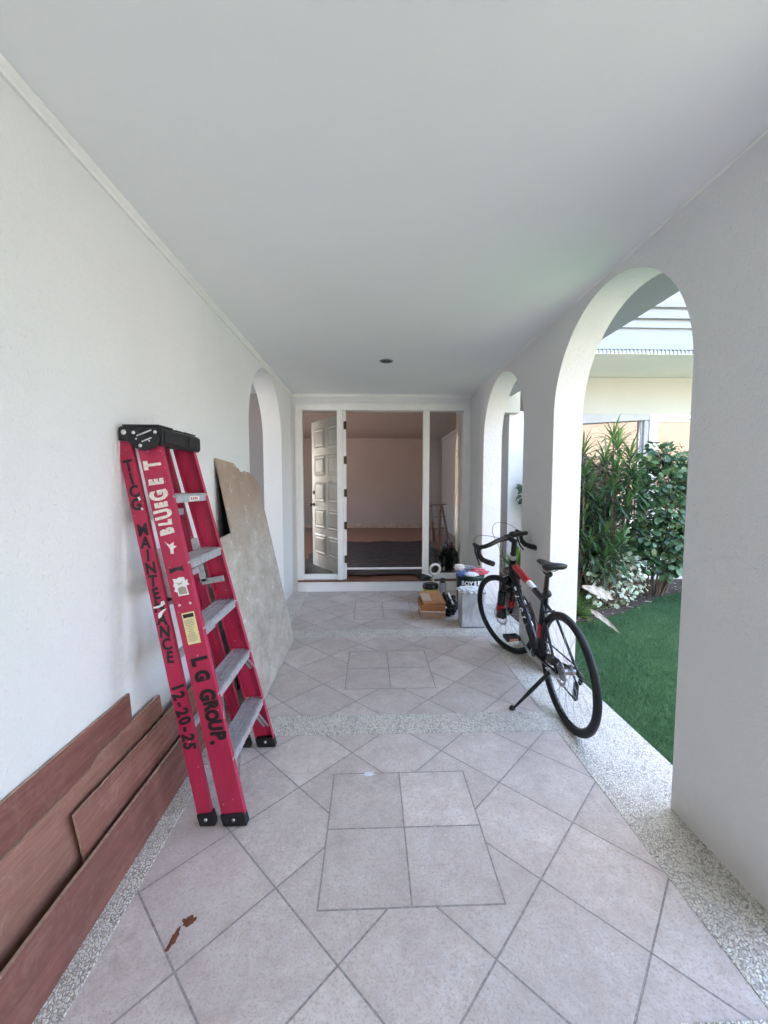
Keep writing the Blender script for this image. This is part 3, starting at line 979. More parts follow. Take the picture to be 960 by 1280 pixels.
# neighbouring house behind the photographer: sunlit, gives the warm reflection in the window panes
nb = empty('neighbour_house', (9, -8, 0))
tag(nb, 'peach neighbouring house across the drive, seen only as a reflection in the window panes', 'house')
def nbp(n, a, b, m):
    o = MB().box(a, b).build(n, m, nb)
    o.matrix_parent_inverse = Matrix.Translation((-9, 8, 0))
nbp('wall', (4, -16, -0.03), (26, -12, 6.6), 'peach')
nbp('roof', (3.6, -16.4, 6.6), (26.4, -11.5, 6.9), 'fascia')
for i in range(5):
    nbp('window', (6.0 + i * 4, -11.99, 1.2), (7.4 + i * 4, -11.93, 2.6), 'curtain')

# ------------------------------------------------------------------ lawn and bed
bed = [(XO + 0.002, 3.9), (1.95, 4.02), (2.35, 4.13), (2.75, 4.32), (3.2, 4.62), (3.7, 4.98), (4.3, 5.28), (5.2, 5.5), (12, 5.55)]
V = [(x, y, 0.0) for x, y in bed]
n_ = len(bed)
V2 = [(bed[0][0], 1.45, 0)] + [(12, 1.45, 0)]
lawn = MB()
poly = [(XO + 0.002, -1.2), (12, -1.2)] + bed[::-1]
lawn.prism(poly, Matrix.Translation((0, 0, -0.028)), 0.026)
structure(lawn.build('lawn', 'turf', tri=True), 'level green lawn beside the porch')
soil = MB()
poly = [(x, y) for x, y in bed] + [(12, WY + 0.02), (XO + 0.022, WY + 0.02)]
soil.prism(poly, Matrix.Translation((0, 0, -0.028)), 0.040)
structure(soil.build('planting_bed', 'soil', tri=True), 'dark soil bed along the foot of the house wing')

def leafset(name, mat, V, Fc, tone, parent=None, loc=None):
    mb = MB()
    mb.v = V
    mb.f = Fc
    mb.mi = [0] * len(Fc)
    mb.sm = [True] * len(Fc)
    return mb.build(name, mat, parent, tone=tone, loc=loc)

# grass blades
rng = np.random.RandomState(2)
def bed_y(x):
    return np.interp(x, [b[0] for b in bed], [b[1] for b in bed])
nb_ = 150000
gx = rng.uniform(XO + 0.01, 4.9, nb_)
gy = rng.uniform(1.55, 5.4, nb_)
clump = 0.5 + 0.5 * np.sin(gx * 31 + 4 * np.sin(gy * 17)) * np.sin(gy * 43 + 3 * np.sin(gx * 13))
keep = (gy < bed_y(gx) + 0.03 * np.sin(gx * 40)) & (gy > (gx - 0.2) * 0.9)
gx, gy, clump = gx[keep], gy[keep], clump[keep]
k_ = len(gx)
a = rng.uniform(0, 2 * PI, k_)
hgt = rng.uniform(0.012, 0.032, k_)
wd = rng.uniform(0.0012, 0.0022, k_)
lean = rng.uniform(0.2, 1.1, k_) * hgt
la = rng.uniform(0, 2 * PI, k_)
vv = np.zeros((k_, 3, 3))
vv[:, 0] = np.stack([gx - wd * np.cos(a), gy - wd * np.sin(a), np.full(k_, -0.003)], 1)
vv[:, 1] = np.stack([gx + wd * np.cos(a), gy + wd * np.sin(a), np.full(k_, -0.003)], 1)
vv[:, 2] = np.stack([gx + lean * np.cos(la), gy + lean * np.sin(la), hgt], 1)
patch = np.sin(gx * 5.3 + 1.5 * np.sin(gy * 4.1)) * np.sin(gy * 6.7 + 2 * np.sin(gx * 3.2))
tone = np.clip(0.22 + 0.4 * clump + 0.22 * patch + rng.uniform(-0.35, 0.35, k_), 0, 1)
tone = np.repeat(tone, 3)
me = bpy.data.meshes.new('grass')
me.vertices.add(k_ * 3)
me.vertices.foreach_set('co', vv.reshape(-1))
me.loops.add(k_ * 3)
me.polygons.add(k_)
me.loops.foreach_set('vertex_index', np.arange(k_ * 3, dtype=np.int32))
me.polygons.foreach_set('loop_start', np.arange(0, k_ * 3, 3, dtype=np.int32))
me.update(calc_edges=True)
at = me.attributes.new('tone', 'FLOAT', 'POINT')
at.data.foreach_set('value', tone.astype(np.float32))
me.materials.append(MAT['grass'])
o = bpy.data.objects.new('grass', me)
C.objects.link(o)
tag(o, 'short dense green turf covering the lawn outside the arches', 'grass', kind='stuff')

# ------------------------------------------------------------------ plants
class Leaves:
    def __init__(s, seed):
        s.V, s.F, s.T = [], [], []
        s.r = random.Random(seed)
    def blade(s, base, d, L, w, droop, tone, seg=5, fold=0.25):
        """long strap leaf: base, direction, length, width, droop"""
        p = Vector(base)
        d = Vector(d).normalized()
        side = d.cross(Vector((0, 0, 1)))
        side = side.normalized() if side.length > 1e-3 else Vector((1, 0, 0))
        b = len(s.V)
        for i in range(seg + 1):
            t = i / seg
            ww = w * (math.sin(PI * min(1, 0.12 + t * 0.88)) ** 0.7) * 0.5
            if i == seg: ww = w * 0.02
            n = side.cross(d)
            s.V += [tuple(p - side * ww + n * fold * ww), tuple(p), tuple(p + side * ww + n * fold * ww)]
            s.T += [min(1, max(0, tone + 0.06)), max(0, tone - 0.08), min(1, max(0, tone + 0.06))]
            p = p + d * (L / seg)
            d = (d + Vector((0, 0, -droop / seg))).normalized()
        for i in range(seg):
            a = b + i * 3
            s.F += [(a, a + 1, a + 4, a + 3), (a + 1, a + 2, a + 5, a + 4)]
    def oval(s, base, d, nrm, L, w, tone, cup=0.12):
        base, d = Vector(base), Vector(d).normalized()
        sd = d.cross(Vector(nrm)).normalized()
        n = sd.cross(d)
        b = len(s.V)
        prof = [(0, 0.0), (0.12, 0.55), (0.35, 0.95), (0.6, 1.0), (0.82, 0.72), (1.0, 0.0)]
        for t, ww in prof:
            c = base + d * (L * t) - n * (cup * L * (t - 0.3) ** 2 * 2)
            s.V += [tuple(c - sd * (w / 2 * ww) + n * cup * w * ww * 0.6), tuple(c), tuple(c + sd * (w / 2 * ww) + n * cup * w * ww * 0.6)]
            s.T += [tone, max(0, tone - 0.12), tone]
        for i in range(len(prof) - 1):
            a = b + i * 3
            s.F += [(a, a + 1, a + 4, a + 3), (a + 1, a + 2, a + 5, a + 4)]
    def build(s, name, mat, parent=None, loc=None):
        return leafset(name, mat, s.V, s.F, s.T, parent, loc)

def rnd_dir(r, up=0.0):
    a = r.uniform(0, 2 * PI)
    z = r.uniform(-1, 1)
    q = math.sqrt(1 - z * z)
    v = Vector((q * math.cos(a), q * math.sin(a), z + up))
    return v.normalized()

def at_root(o, loc):
    o.matrix_parent_inverse = Matrix.Translation(-Vector(loc))

def dracaena(loc, heads, label, seed, L=0.26, w=0.03, count=46, mat='leaf_dark', droop=0.9, tilt=0.35):
    root = empty('dracaena', loc)
    tag(root, label, 'plant', 'strap-leaved dracaenas in the garden bed')
    r = random.Random(seed)
    st = MB()
    lv = Leaves(seed)
    for (dx, dy, z, t0) in heads:
        top = Vector((loc[0] + dx, loc[1] + dy, z))
        b = Vector((loc[0] + dx * 0.25, loc[1] + dy * 0.25, 0))
        mid = (b + top) / 2 + Vector((r.uniform(-.05, .05), r.uniform(-.05, .05), 0))
        st.tube([b, mid, top + Vector((0, 0, 0.06))], [0.013, 0.011, 0.007], 7)
        for i in range(count):
            ring = i / count
            a = i * 2.399 + r.uniform(-.2, .2)
            el = 1.25 - 1.65 * ring + r.uniform(-.2, .2)
            d = (math.cos(a) * math.cos(el), math.sin(a) * math.cos(el), math.sin(el))
            base = top + Vector((0, 0, 0.10 - 0.24 * ring)) + Vector((math.cos(a), math.sin(a), 0)) * 0.012
            fresh = max(0, 1 - ring * 2.2)
            lv.blade(base, d, L * r.uniform(0.7, 1.15), w * r.uniform(.8, 1.1), droop * r.uniform(.5, 1.3), min(1, t0 + 0.65 * fresh * r.random() + r.uniform(-.05, .14)))
    o = st.build('stem', 'bark', root); at_root(o, loc)
    o = lv.build('foliage', mat, root); at_root(o, loc)
    return root

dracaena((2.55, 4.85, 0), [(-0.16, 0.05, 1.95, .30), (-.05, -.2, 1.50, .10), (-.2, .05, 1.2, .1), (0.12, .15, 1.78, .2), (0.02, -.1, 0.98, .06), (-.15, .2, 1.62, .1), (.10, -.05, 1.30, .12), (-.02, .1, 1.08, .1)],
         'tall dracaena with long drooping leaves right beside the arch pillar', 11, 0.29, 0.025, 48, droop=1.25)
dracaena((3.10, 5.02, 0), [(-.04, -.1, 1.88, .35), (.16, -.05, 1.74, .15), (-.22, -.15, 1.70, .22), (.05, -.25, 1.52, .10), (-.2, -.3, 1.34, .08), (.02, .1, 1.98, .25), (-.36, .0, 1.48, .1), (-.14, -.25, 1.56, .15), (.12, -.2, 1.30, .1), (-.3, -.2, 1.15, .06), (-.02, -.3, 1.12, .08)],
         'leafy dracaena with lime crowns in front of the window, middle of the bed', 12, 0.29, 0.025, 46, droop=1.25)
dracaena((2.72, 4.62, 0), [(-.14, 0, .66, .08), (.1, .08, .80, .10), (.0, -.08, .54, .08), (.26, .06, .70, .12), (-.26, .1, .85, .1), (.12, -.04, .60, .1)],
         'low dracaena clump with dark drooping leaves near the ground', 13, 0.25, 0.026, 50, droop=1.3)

def round_shrub(loc, heads, label, seed, n=90, size=0.075, mat='leaf_round', t=(0.0, 0.55), name='round_leaf_shrub', cat='shrub', group=None, r0=0.17):
    root = empty(name, loc)
    tag(root, label, cat, group)
    r = random.Random(seed)
    st = MB()
    lv = Leaves(seed)
    for (dx, dy, z, rad) in heads:
        c = Vector((loc[0] + dx, loc[1] + dy, z))
        b = Vector((loc[0] + dx * 0.3, loc[1] + dy * 0.3, 0))
        st.tube([b, (b + c) / 2 + Vector((r.uniform(-.04, .04), r.uniform(-.04, .04), 0)), c], [0.012, 0.009, 0.005], 6)
        m = int(n * (rad / r0) ** 2)
        for i in range(m):
            d = rnd_dir(r)
            q = c + d * rad * (r.random() ** 0.4) * Vector((1, 1, 1.0)).length / 1.732
            dd = (d + Vector((0, 0, -0.35)) + rnd_dir(r) * 0.6).normalized()
            nn = (d + Vector((0, -0.3, 0.9)) + rnd_dir(r) * 0.5).normalized()
            s_ = size * r.uniform(.6, 1.2)
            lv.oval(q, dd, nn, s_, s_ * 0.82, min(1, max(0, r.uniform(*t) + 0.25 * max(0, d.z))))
            if i % 6 == 0:
                st.tube([c, q], 0.003, 4)
    o = st.build('branches', 'bark', root); at_root(o, loc)
    o = lv.build('foliage', mat, root); at_root(o, loc)
    return root
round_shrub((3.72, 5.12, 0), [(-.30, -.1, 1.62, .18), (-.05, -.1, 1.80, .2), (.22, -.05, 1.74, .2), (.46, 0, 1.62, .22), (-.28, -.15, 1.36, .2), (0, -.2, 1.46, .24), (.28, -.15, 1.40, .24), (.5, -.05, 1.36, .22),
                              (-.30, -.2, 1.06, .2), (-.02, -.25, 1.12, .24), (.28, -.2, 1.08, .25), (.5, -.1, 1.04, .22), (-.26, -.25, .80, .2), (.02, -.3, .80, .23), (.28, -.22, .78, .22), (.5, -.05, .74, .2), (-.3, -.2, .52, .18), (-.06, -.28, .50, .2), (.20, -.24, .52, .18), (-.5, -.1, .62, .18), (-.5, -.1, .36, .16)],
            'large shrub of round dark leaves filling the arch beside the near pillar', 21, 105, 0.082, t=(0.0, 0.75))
round_shrub((2.35, 5.40, 0), [(-.1, 0, 1.3, .22), (.1, 0, 0.9, .25), (.35, .05, .55, .25), (.0, 0, .5, .22), (.6, 0, 1.05, .24), (.75, .05, .7, .24), (.95, .05, .45, .24), (.6, 0, .32, .2), (.2, 0, .25, .2), (.95, .1, 1.2, .24), (.3, .1, 1.25, .22), (.35, .1, 1.55, .18)],
            'dark broad-leaved shrub in the shade behind the dracaenas', 22, 85, 0.095, t=(0.0, 0.4))
round_shrub((2.95, 4.66, 0), [(-.30, -.03, .42, .13), (-.12, .0, .50, .14), (.05, .04, .50, .14), (.24, .10, .47, .14), (.38, .18, .40, .12), (-.24, -.1, .28, .13), (.0, -.04, .32, .14), (.2, .03, .27, .13), (-.34, -.16, .18, .11), (.42, .22, .22, .11), (-.1, -.14, .14, .11), (.06, -.08, .16, .11), (-.2, .0, .56, .1)],
            'low shrub of cream and green variegated leaves at the lawn edge', 23, 74, 0.052, 'leaf_cream', (0.15, 1.1), 'variegated_shrub', 'shrub')
# low fern-like plant
def fern(loc, label, seed, n=60, L=0.34):
    root = empty('fern', loc)
    tag(root, label, 'fern')
    r = random.Random(seed)
    lv = Leaves(seed)
    for i in range(n):
        a = r.uniform(0, 2 * PI)
        el = r.uniform(0.3, 1.3)
        d = Vector((math.cos(a) * math.cos(el), math.sin(a) * math.cos(el), math.sin(el)))
        p = Vector(loc) + Vector((r.uniform(-.12, .12), r.uniform(-.10, .10), 0.0))
        ll = L * r.uniform(.5, 1.1)
        tn = r.uniform(0.05, .9)
        for j in range(9):
            p = p + d * (ll / 9)
            d = (d + Vector((0, 0, -0.14))).normalized()
            sd = d.cross(Vector((0, 0, 1))).normalized()
            for sg in (-1, 1):
                lv.blade(p, sd * sg + d * 0.6, 0.045 * (1 - j / 12), 0.014, 0.5, tn, 2)
    o = lv.build('fronds', 'leaf_lime', root); at_root(o, loc)
fern((2.28, 4.33, 0), 'yellow-green fern at the corner of the lawn by the pillar', 31, 110, 0.36)
fern((2.05, 4.42, 0), 'small fern tucked against the arch pillar behind the larger one', 32, 70, 0.30)
# two big fallen pale leaves
def big_leaf(a, b, w, sag, nrm, label, seed, tipw=1.0):
    a, b = Vector(a), Vector(b)
    L = (b - a).length
    d = (b - a).normalized()
    sd = d.cross(Vector(nrm)).normalized()
    nn = sd.cross(d)
    r = random.Random(seed)
    V, Fc, T = [], [], []
    n, m = 16, 8
    for i in range(n + 1):
        t = i / n
        ww = w * (math.sin(PI * min(1, 0.04 + 0.96 * t ** tipw)) ** 0.75) / 2 * (1 + 0.06 * math.sin(t * 21 + seed))
        for j in range(m + 1):
            s_ = j / m * 2 - 1
            p = a + d * L * t + sd * (s_ * ww) + nn * (sag * math.sin(PI * t) + s_ * s_ * w * 0.10 + 0.004 * math.sin(t * 31 + s_ * 9))
            V.append(tuple(p))
            vein = 0.25 if j == m // 2 else 0
            T.append(min(1, max(0, 0.62 + 0.38 * math.sin(t * 7 + s_ * 3 + seed) * math.sin(t * 17 - s_ * 5) + r.uniform(-.12, .12) + vein)))
    for i in range(n):
        for j in range(m):
            q = i * (m + 1) + j
            Fc.append((q, q + 1, q + m + 2, q + m + 1))
    o = leafset('fallen_leaf', 'leaf_dry', V, Fc, T, loc=tuple((a + b) / 2))
    tag(o, label, 'leaf')
    return o
big_leaf((2.20, 4.06, 0.39), (2.49, 3.97, 0.27), 0.115, 0.02, (0.15, -0.75, 0.7), 'large cream dried leaf caught on the fern', 1)
big_leaf((2.24, 3.95, 0.18), (2.41, 3.72, 0.012), 0.055, 0.015, (-0.3, -0.6, 0.75), 'narrow dried leaf lying tip-down on the turf below the fern', 2, 0.6)
# litter on the bed edge
def litter(x, y, rz, s_, seed):
    lv = Leaves(seed)
    lv.oval((x, y, 0.03), (math.cos(rz), math.sin(rz), 0.05), (0.1, 0, 1), s_, s_ * 0.45, 0.6)
    return lv.build('fallen_leaf', 'leaf_dry', loc=(x, y, 0.02))
tag(litter(3.33, 4.70, 0.2, 0.10, 1), 'small curled dry leaf on the soil below the round-leaved shrub', 'leaf')
tag(litter(3.05, 4.48, 2.6, 0.08, 2), 'small dry leaf on the soil edge below the variegated shrub', 'leaf')
lv = Leaves(77)
rl_ = random.Random(77)
for i in range(260):
    x = rl_.uniform(1.65, 4.6)
    y = bed_y(x) + rl_.uniform(-0.05, 0.35)
    a = rl_.uniform(0, 2 * PI)
    lv.oval((x, y, 0.016), (math.cos(a), math.sin(a), rl_.uniform(-.1, .3)), (rl_.uniform(-.4, .4), rl_.uniform(-.4, .4), 1), rl_.uniform(.015, .05), rl_.uniform(.01, .02), rl_.random())
tag(lv.build('leaf_litter', 'leaf_dry'), 'scattered bits of dry leaf along the soil edge of the lawn', kind='stuff')
# potted plant beyond the far arch
t = empty('potted_plant', (1.86, 4.98, 0))
tag(t, 'green potted plant outside the far arch, behind the bicycle handlebar', 'potted plant')
MB().lathe([(0.001, 0.0), (0.12, 0.0), (0.16, 0.34), (0.175, 0.34), (0.175, 0.38), (0.15, 0.38), (0.14, 0.33), (0.001, 0.33)], n=28).build('pot', simple('brown_clay', (0.17, 0.13, 0.105), 0.8, 0, 0.25, 12), t)
lv = Leaves(41)
for i in range(46):
    a = random.uniform(0, 2 * PI)
    el = random.uniform(0.5, 1.4)
    lv.blade((random.uniform(-.05, .05), random.uniform(-.05, .05), 0.33), (math.cos(a) * math.cos(el), math.sin(a) * math.cos(el), math.sin(el)), random.uniform(.28, .5), 0.05, 1.0, random.uniform(.3, .9))
lv.build('foliage', 'leaf_lime', t)

# ------------------------------------------------------------------ planks leaning on the left wall
def plank(y0, y1, xf, xt, zt, th, mat, label, notch=None, slant0=0.0, slant1=0.0, warp=0.0, seed=0, zslope=0.0):
    """a board on its long edge: foot at xf, top at xt leaning towards the wall; front face towards +X"""
    r = random.Random(seed)
    n = 60
    top, bot = [], []
    for i in range(n + 1):
        t = i / n
        y = y0 + (y1 - y0) * t
        z = zt + zslope * (t - 0.5) + r.uniform(-0.0012, 0.0012)
        if notch and y > notch[0]:
            z += notch[1]
        top.append((y, z))
        bot.append(y)
    V = []
    for i in range(n + 1):
        y, z = top[i]
        yy = y + (slant1 if i == n else 0) + (slant0 if i == 0 else 0)
        wv = warp * math.sin(i / n * PI)
        for (px, pz, py) in ((xf + wv, 0.005, y), (xf - th + wv, 0.005, y), (xt - th + wv * .3, z, yy), (xt + wv * .3, z, yy)):
            V.append((px, py, pz))
    Fc, mi = [], []
    for i in range(n):
        a, b = i * 4, i * 4 + 4
        Fc += [(a, b, b + 3, a + 3), (a + 1, a + 2, b + 2, b + 1), (a, a + 1, b + 1, b), (a + 3, b + 3, b + 2, a + 2)]
        mi += [0, 0, 1, 1]
    Fc += [(0, 3, 2, 1), (n * 4, n * 4 + 1, n * 4 + 2, n * 4 + 3)]
    mi += [1, 1]
    mb = MB()
    mb.v, mb.f, mb.mi, mb.sm = V, Fc, mi, [False] * len(Fc)
    o = mb.build('plywood_plank', [mat, 'edge'], loc=((xf + xt) / 2, (y0 + y1) / 2, 0))
    return tag(o, label, 'plank', 'plywood planks leaning on the white wall')
plank(-0.55, 1.722, -1.012, -1.036, 0.558, 0.009, 'plank_dark', 'tallest dark red-brown plank, hard against the white wall at the back of the stack', slant1=-0.014, seed=1)
plank(-0.75, 1.940, -0.978, -1.022, 0.412, 0.010, 'plank_pale', 'pale brown plank with a stepped top edge, second from the wall', notch=(1.455, 0.024), slant1=-0.02, seed=2, warp=0.004)
plank(1.335, 2.43, -0.958, -0.985, 0.345, 0.009, 'plank', 'short reddish plank in front of the stepped one, its slanted end showing', slant0=-0.035, seed=3, zslope=-0.02)
plank(-0.9, 2.36, -0.915, -0.938, 0.205, 0.012, 'plank_dark', 'lowest long plank at the front of the stack beside the pebble strip', seed=4, zslope=-0.02, warp=0.003)

# ------------------------------------------------------------------ large sheets leaning further along
def sheet(poly, foot_x, top_x, ztop, th, mat, name, label, cat, curve=0.0, group=None):
    """poly in (y, height fraction*ztop) coordinates, mapped on the leaning plane"""
    bm = bmesh.new()
    vs = [bm.verts.new((y, z, 0)) for y, z in poly]
    f = bm.faces.new(vs)
    bmesh.ops.triangulate(bm, faces=[f])
    for _ in range(3):
        bmesh.ops.subdivide_edges(bm, edges=[e for e in bm.edges if e.calc_length() > 0.12], cuts=1, use_grid_fill=False)
        bmesh.ops.triangulate(bm, faces=bm.faces[:])
    ret = bmesh.ops.extrude_face_region(bm, geom=bm.faces[:])
    new = [g for g in ret['geom'] if isinstance(g, bmesh.types.BMVert)]
    ns = set(new)
    for v in bm.verts:
        y, z = v.co.x, v.co.y
        t = z / ztop
        x = foot_x + (top_x - foot_x) * t + curve * math.sin(PI * min(1, t)) + (-th if v in ns else 0)
        v.co = Vector((x, y, z))
    bmesh.ops.recalc_face_normals(bm, faces=bm.faces)
    me = bpy.data.meshes.new(name)
    bm.to_mesh(me)
    bm.free()
    me.materials.append(MAT[mat])
    o = bpy.data.objects.new(name, me)
    C.objects.link(o)
    return tag(o, label, cat, group)
r = random.Random(8)
tp = [(2.75, 1.628), (2.9, 1.622), (3.08, 1.612), (3.10, 1.606), (3.12, 1.59), (3.16, 1.565), (3.18, 1.578), (3.2, 1.545), (3.24, 1.552), (3.29, 1.548), (3.33, 1.56), (3.37, 1.542), (3.42, 1.556), (3.47, 1.535), (3.52, 1.533), (3.58, 1.50), (3.62, 1.46), (3.635, 1.42)]
poly = [(2.36, 0.006), (2.36, 1.11), (2.74, 1.125)] + tp + [(3.66, 1.2), (3.69, 0.7), (3.705, 0.006)]
sheet(poly, -0.715, -1.034, 1.63, 0.012, 'splash', 'splashed_board', 'tall paint-splashed grey-brown board with a torn top, leaning beyond the ladder', 'board', 0.0)
sheet([(2.77, 0.006), (2.77, 1.56), (3.05, 1.555), (3.05, 0.006)], -0.93, -1.038, 1.56, 0.006, 'black', 'dark_panel', 'thin black panel behind the tall splashed board', 'board')  # black sheet filling the dark wedge beside the splashed board

# ------------------------------------------------------------------ ladder
ld = empty('step_ladder', (-0.577, 1.9, 0))
tag(ld, 'red fibreglass step ladder with aluminium treads leaning folded on the white wall', 'ladder')
LL = 1.66
la = math.atan2(0.353, 1.62)
s_ax = Vector((-math.sin(la), 0, math.cos(la)))
u_ax = Vector((math.cos(la), 0, math.sin(la)))
O_ = Vector((-0.577, 0, 0.0))
def LP(s_, u, y):
    return O_ + s_ax * s_ + u_ax * u + Vector((0, y, 0))
def ynear(s_): return 1.640 + 0.095 * s_ / LL
def yfar(s_): return 2.185 - 0.11 * s_ / LL
def lb(mb, name, mat, bevel=0.0, **k):
    o = mb.build(name, mat, ld, bevel=bevel, **k)
    o.matrix_parent_inverse = Matrix.Translation((0.577, -1.9, 0))
    return o
def channel(mb, s0, s1, u0, u1, ya, yb, w, sg, th=0.004, du=0.0, zflat=True):
    """C section: web in the plane y=ya(s), flanges of depth w towards sg; u shifts by du over its length"""
    def q(s_, u, dy):
        yy = ya + (yb - ya) * (s_ - s0) / (s1 - s0)
        uu = u + du * (s_ - s0) / (s1 - s0)
        p = LP(s_, uu, yy + dy * sg)
        if zflat and s_ == s0:       # cut square to the floor
            p = p - s_ax * ((p.z - 0.012) / s_ax.z)
        return p
    for (ua, ub, da, db) in ((u0, u1, 0, th), (u0, u0 + th, th, w), (u1 - th, u1, th, w)):
        mb.hexa([q(s0, ua, da), q(s0, ub, da), q(s0, ub, db), q(s0, ua, db), q(s1, ua, da), q(s1, ub, da), q(s1, ub, db), q(s1, ua, db)])
FU0, FU1 = -0.048, 0.048
for (yf_, sg) in ((ynear, 1), (yfar, -1)):
    y0 = yf_(0)
    mb = MB()
    channel(mb, 0.03, LL + 0.012, FU0, FU1, yf_(0.03), yf_(LL + 0.012), 0.028, sg)
    lb(mb, 'front_rail', 'red', 0.0012)
    mb = MB()
    channel(mb, 0.03, LL + 0.034, -0.150, -0.090, yf_(0.03) + 0.004 * sg, yf_(LL + 0.034) + 0.004 * sg, 0.024, sg, du=0.018)
    lb(mb, 'rear_rail', 'red', 0.0012)
    # feet
    def foot(ua, ub, yy, dd, nm='foot'):
        mb = MB()
        a = LP(0.0, ua, yy); b = LP(0.0, ub, yy)
        x0 = a.x - 0.003; x1 = b.x + 0.003
        sh = -0.063 * math.tan(la)
        ylo, yhi = (yy - 0.006, yy + dd) if sg == 1 else (yy - dd, yy + 0.006)
        P = [(x0, ylo, 0.003), (x1, ylo, 0.003), (x1, yhi, 0.003), (x0, yhi, 0.003), (x0 + sh, ylo, 0.052), (x1 + sh, ylo, 0.058), (x1 + sh, yhi, 0.058), (x0 + sh, yhi, 0.052)]
        mb.hexa([Vector(p) for p in P])
        f = lb(mb, nm, 'rubber', 0.003)
        rv = MB().lathe([(0.001, 0.0045), (0.006, 0.003), (0.0075, 0.0)], Matrix.Translation(((x0 + x1) / 2 + sh / 2, ylo if sg == 1 else ylo, 0.032)) @ Matrix.Rotation(PI / 2, 4, 'X'), 12)
        q = rv.build('rivet', 'steel', f)
    foot(FU0, FU1, y0, 0.034)
    foot(-0.150, -0.090, y0 + 0.004 * sg, 0.03)
# treads
for i, z in enumerate((0.285, 0.565, 0.845, 1.125, 1.405)):
    s_ = z / s_ax.z
    ya, yb = ynear(s_) + 0.005, yfar(s_) - 0.005
    xc = LP(s_, 0, 0).x
    dpt = 0.092
    mb = MB()
    # ribbed top
    x0, x1 = xc - dpt / 2, xc + dpt / 2 + 0.004
    mb.box((x0, ya, z - 0.004), (x1, yb, z))
    nr = 4
    wr_ = (x1 - x0 - 0.004 - 3 * 0.0045) / nr
    for j in range(nr):
        xx = x0 + 0.002 + j * (wr_ + 0.0045)
        mb.box((xx, ya, z + 0.0003), (xx + wr_, yb, z + 0.0042))
    mb.box((x1 - 0.003, ya, z - 0.034), (x1 + 0.001, yb, z - 0.0045))
    mb.box((x0, ya, z - 0.030), (x0 + 0.003, yb, z - 0.0045))
    tr = lb(mb, 'tread', 'alu', 0.0006)
    if i == 4:
        l2 = MB().box((x1 + 0.0016, (ya + yb) / 2 - 0.03, z - 0.029), (x1 + 0.0024, (ya + yb) / 2 + 0.08, z - 0.008)).build('maker_plate', 'label_white', tr)
        l3 = MB()
        for q in range(4):
            l3.box((x1 + 0.0027, (ya + yb) / 2 - 0.012 + q * 0.019, z - 0.024), (x1 + 0.0030, (ya + yb) / 2 - 0.002 + q * 0.019, z - 0.013))
        l3.build('print', 'bike_red', tr)
    # knee braces under the two lowest treads
    if i < 2:
        for (yy, sg) in ((ynear(s_ - 0.1) + 0.006, 1), (yfar(s_ - 0.1) - 0.006, -1)):
            for k2 in (0, 1):
                xx = xc + (0.040 if k2 else 0.018)
                ln = 0.17 if i == 0 else 0.11
                lb(MB().bar((xx, yy + sg * (0.13 if i == 0 else 0.07), z - 0.006), (xx + 0.03, yy, z - ln), 0.012, 0.003, (0, 1, 0)), 'knee_brace', 'alu')
# rear cross bars
for z in (0.42, 0.72, 1.02, 1.32):
    s_ = z / s_ax.z
    a = LP(s_, -0.115 + 0.018 * s_ / LL, ynear(s_) + 0.01)
    b = LP(s_, -0.115 + 0.018 * s_ / LL, yfar(s_) - 0.01)
    mb = MB().box((a.x - 0.004, a.y, z - 0.02), (a.x + 0.018, b.y, z + 0.012))
    lb(mb, 'rear_bar', 'alu', 0.001)
# spreader brackets, folded
for yy in (yfar(1.0) - 0.04, ynear(1.0) + 0.036):
    mb = MB()
    mb.bar(LP(1.22, -0.07, yy), LP(0.99, -0.075, yy), 0.004, 0.032, (1, 0, 0))
    mb.bar(LP(0.99, -0.085, yy), LP(0.985, 0.03, yy), 0.004, 0.03, (0, 0, 1))
    lb(mb, 'spreader', 'alu', 0.001)
# top cap of black moulded plastic, level across the rail tops
ya, yb = ynear(LL) - 0.014, yfar(LL) + 0.014
mb = MB()
cxa, cxb, cz0, cz1 = -1.043, -0.862, 1.622, 1.688
ring = [(cxa, cz0 + 0.012), (cxb - 0.01, cz0 - 0.010), (cxb, cz0), (cxb, cz1 - 0.008), (cxb - 0.010, cz1), (cxa + 0.008, cz1 + 0.004), (cxa, cz1 - 0.004)]
mb.prism(ring, Matrix(((1, 0, 0, 0), (0, 0, 1, ya), (0, 1, 0, 0), (0, 0, 0, 1))), yb - ya)
mb.box((cxa + 0.012, ya + 0.006, cz1 + 0.0045), (cxb - 0.018, ya + 0.13, cz1 + 0.013))
mb.box((cxa + 0.012, ya + 0.165, cz1 + 0.0045), (cxb - 0.018, ya + 0.235, cz1 + 0.010))
mb.box((cxa + 0.012, yb - 0.115, cz1 + 0.0045), (cxb - 0.018, yb - 0.006, cz1 + 0.012))
mb.box((cxb + 0.0005, ya + 0.01, cz0 + 0.004), (cxb + 0.006, ya + 0.15, cz1 - 0.012))
mb.box((cxb + 0.0005, yb - 0.13, cz0 + 0.002), (cxb + 0.005, yb - 0.01, cz1 - 0.014))
cap = lb(mb, 'top_cap', 'black', 0.003)
hp = MB()
rh_ = random.Random(3)
poly = [(-0.935 + 0.066 * math.cos(2 * PI * q / 20) * (1 + rh_.uniform(-.05, .05)), 1.640 + 0.046 * math.sin(2 * PI * q / 20) * (1 + rh_.uniform(-.08, .05))) for q in range(20)]
hp.prism(poly, Matrix(((1, 0, 0, 0), (0, 0, -1, ya - 0.001), (0, 1, 0, 0), (0, 0, 0, 1))), 0.006)
hpo = lb(hp, 'hinge_plate', 'black_gloss', 0.001)
rv = MB()
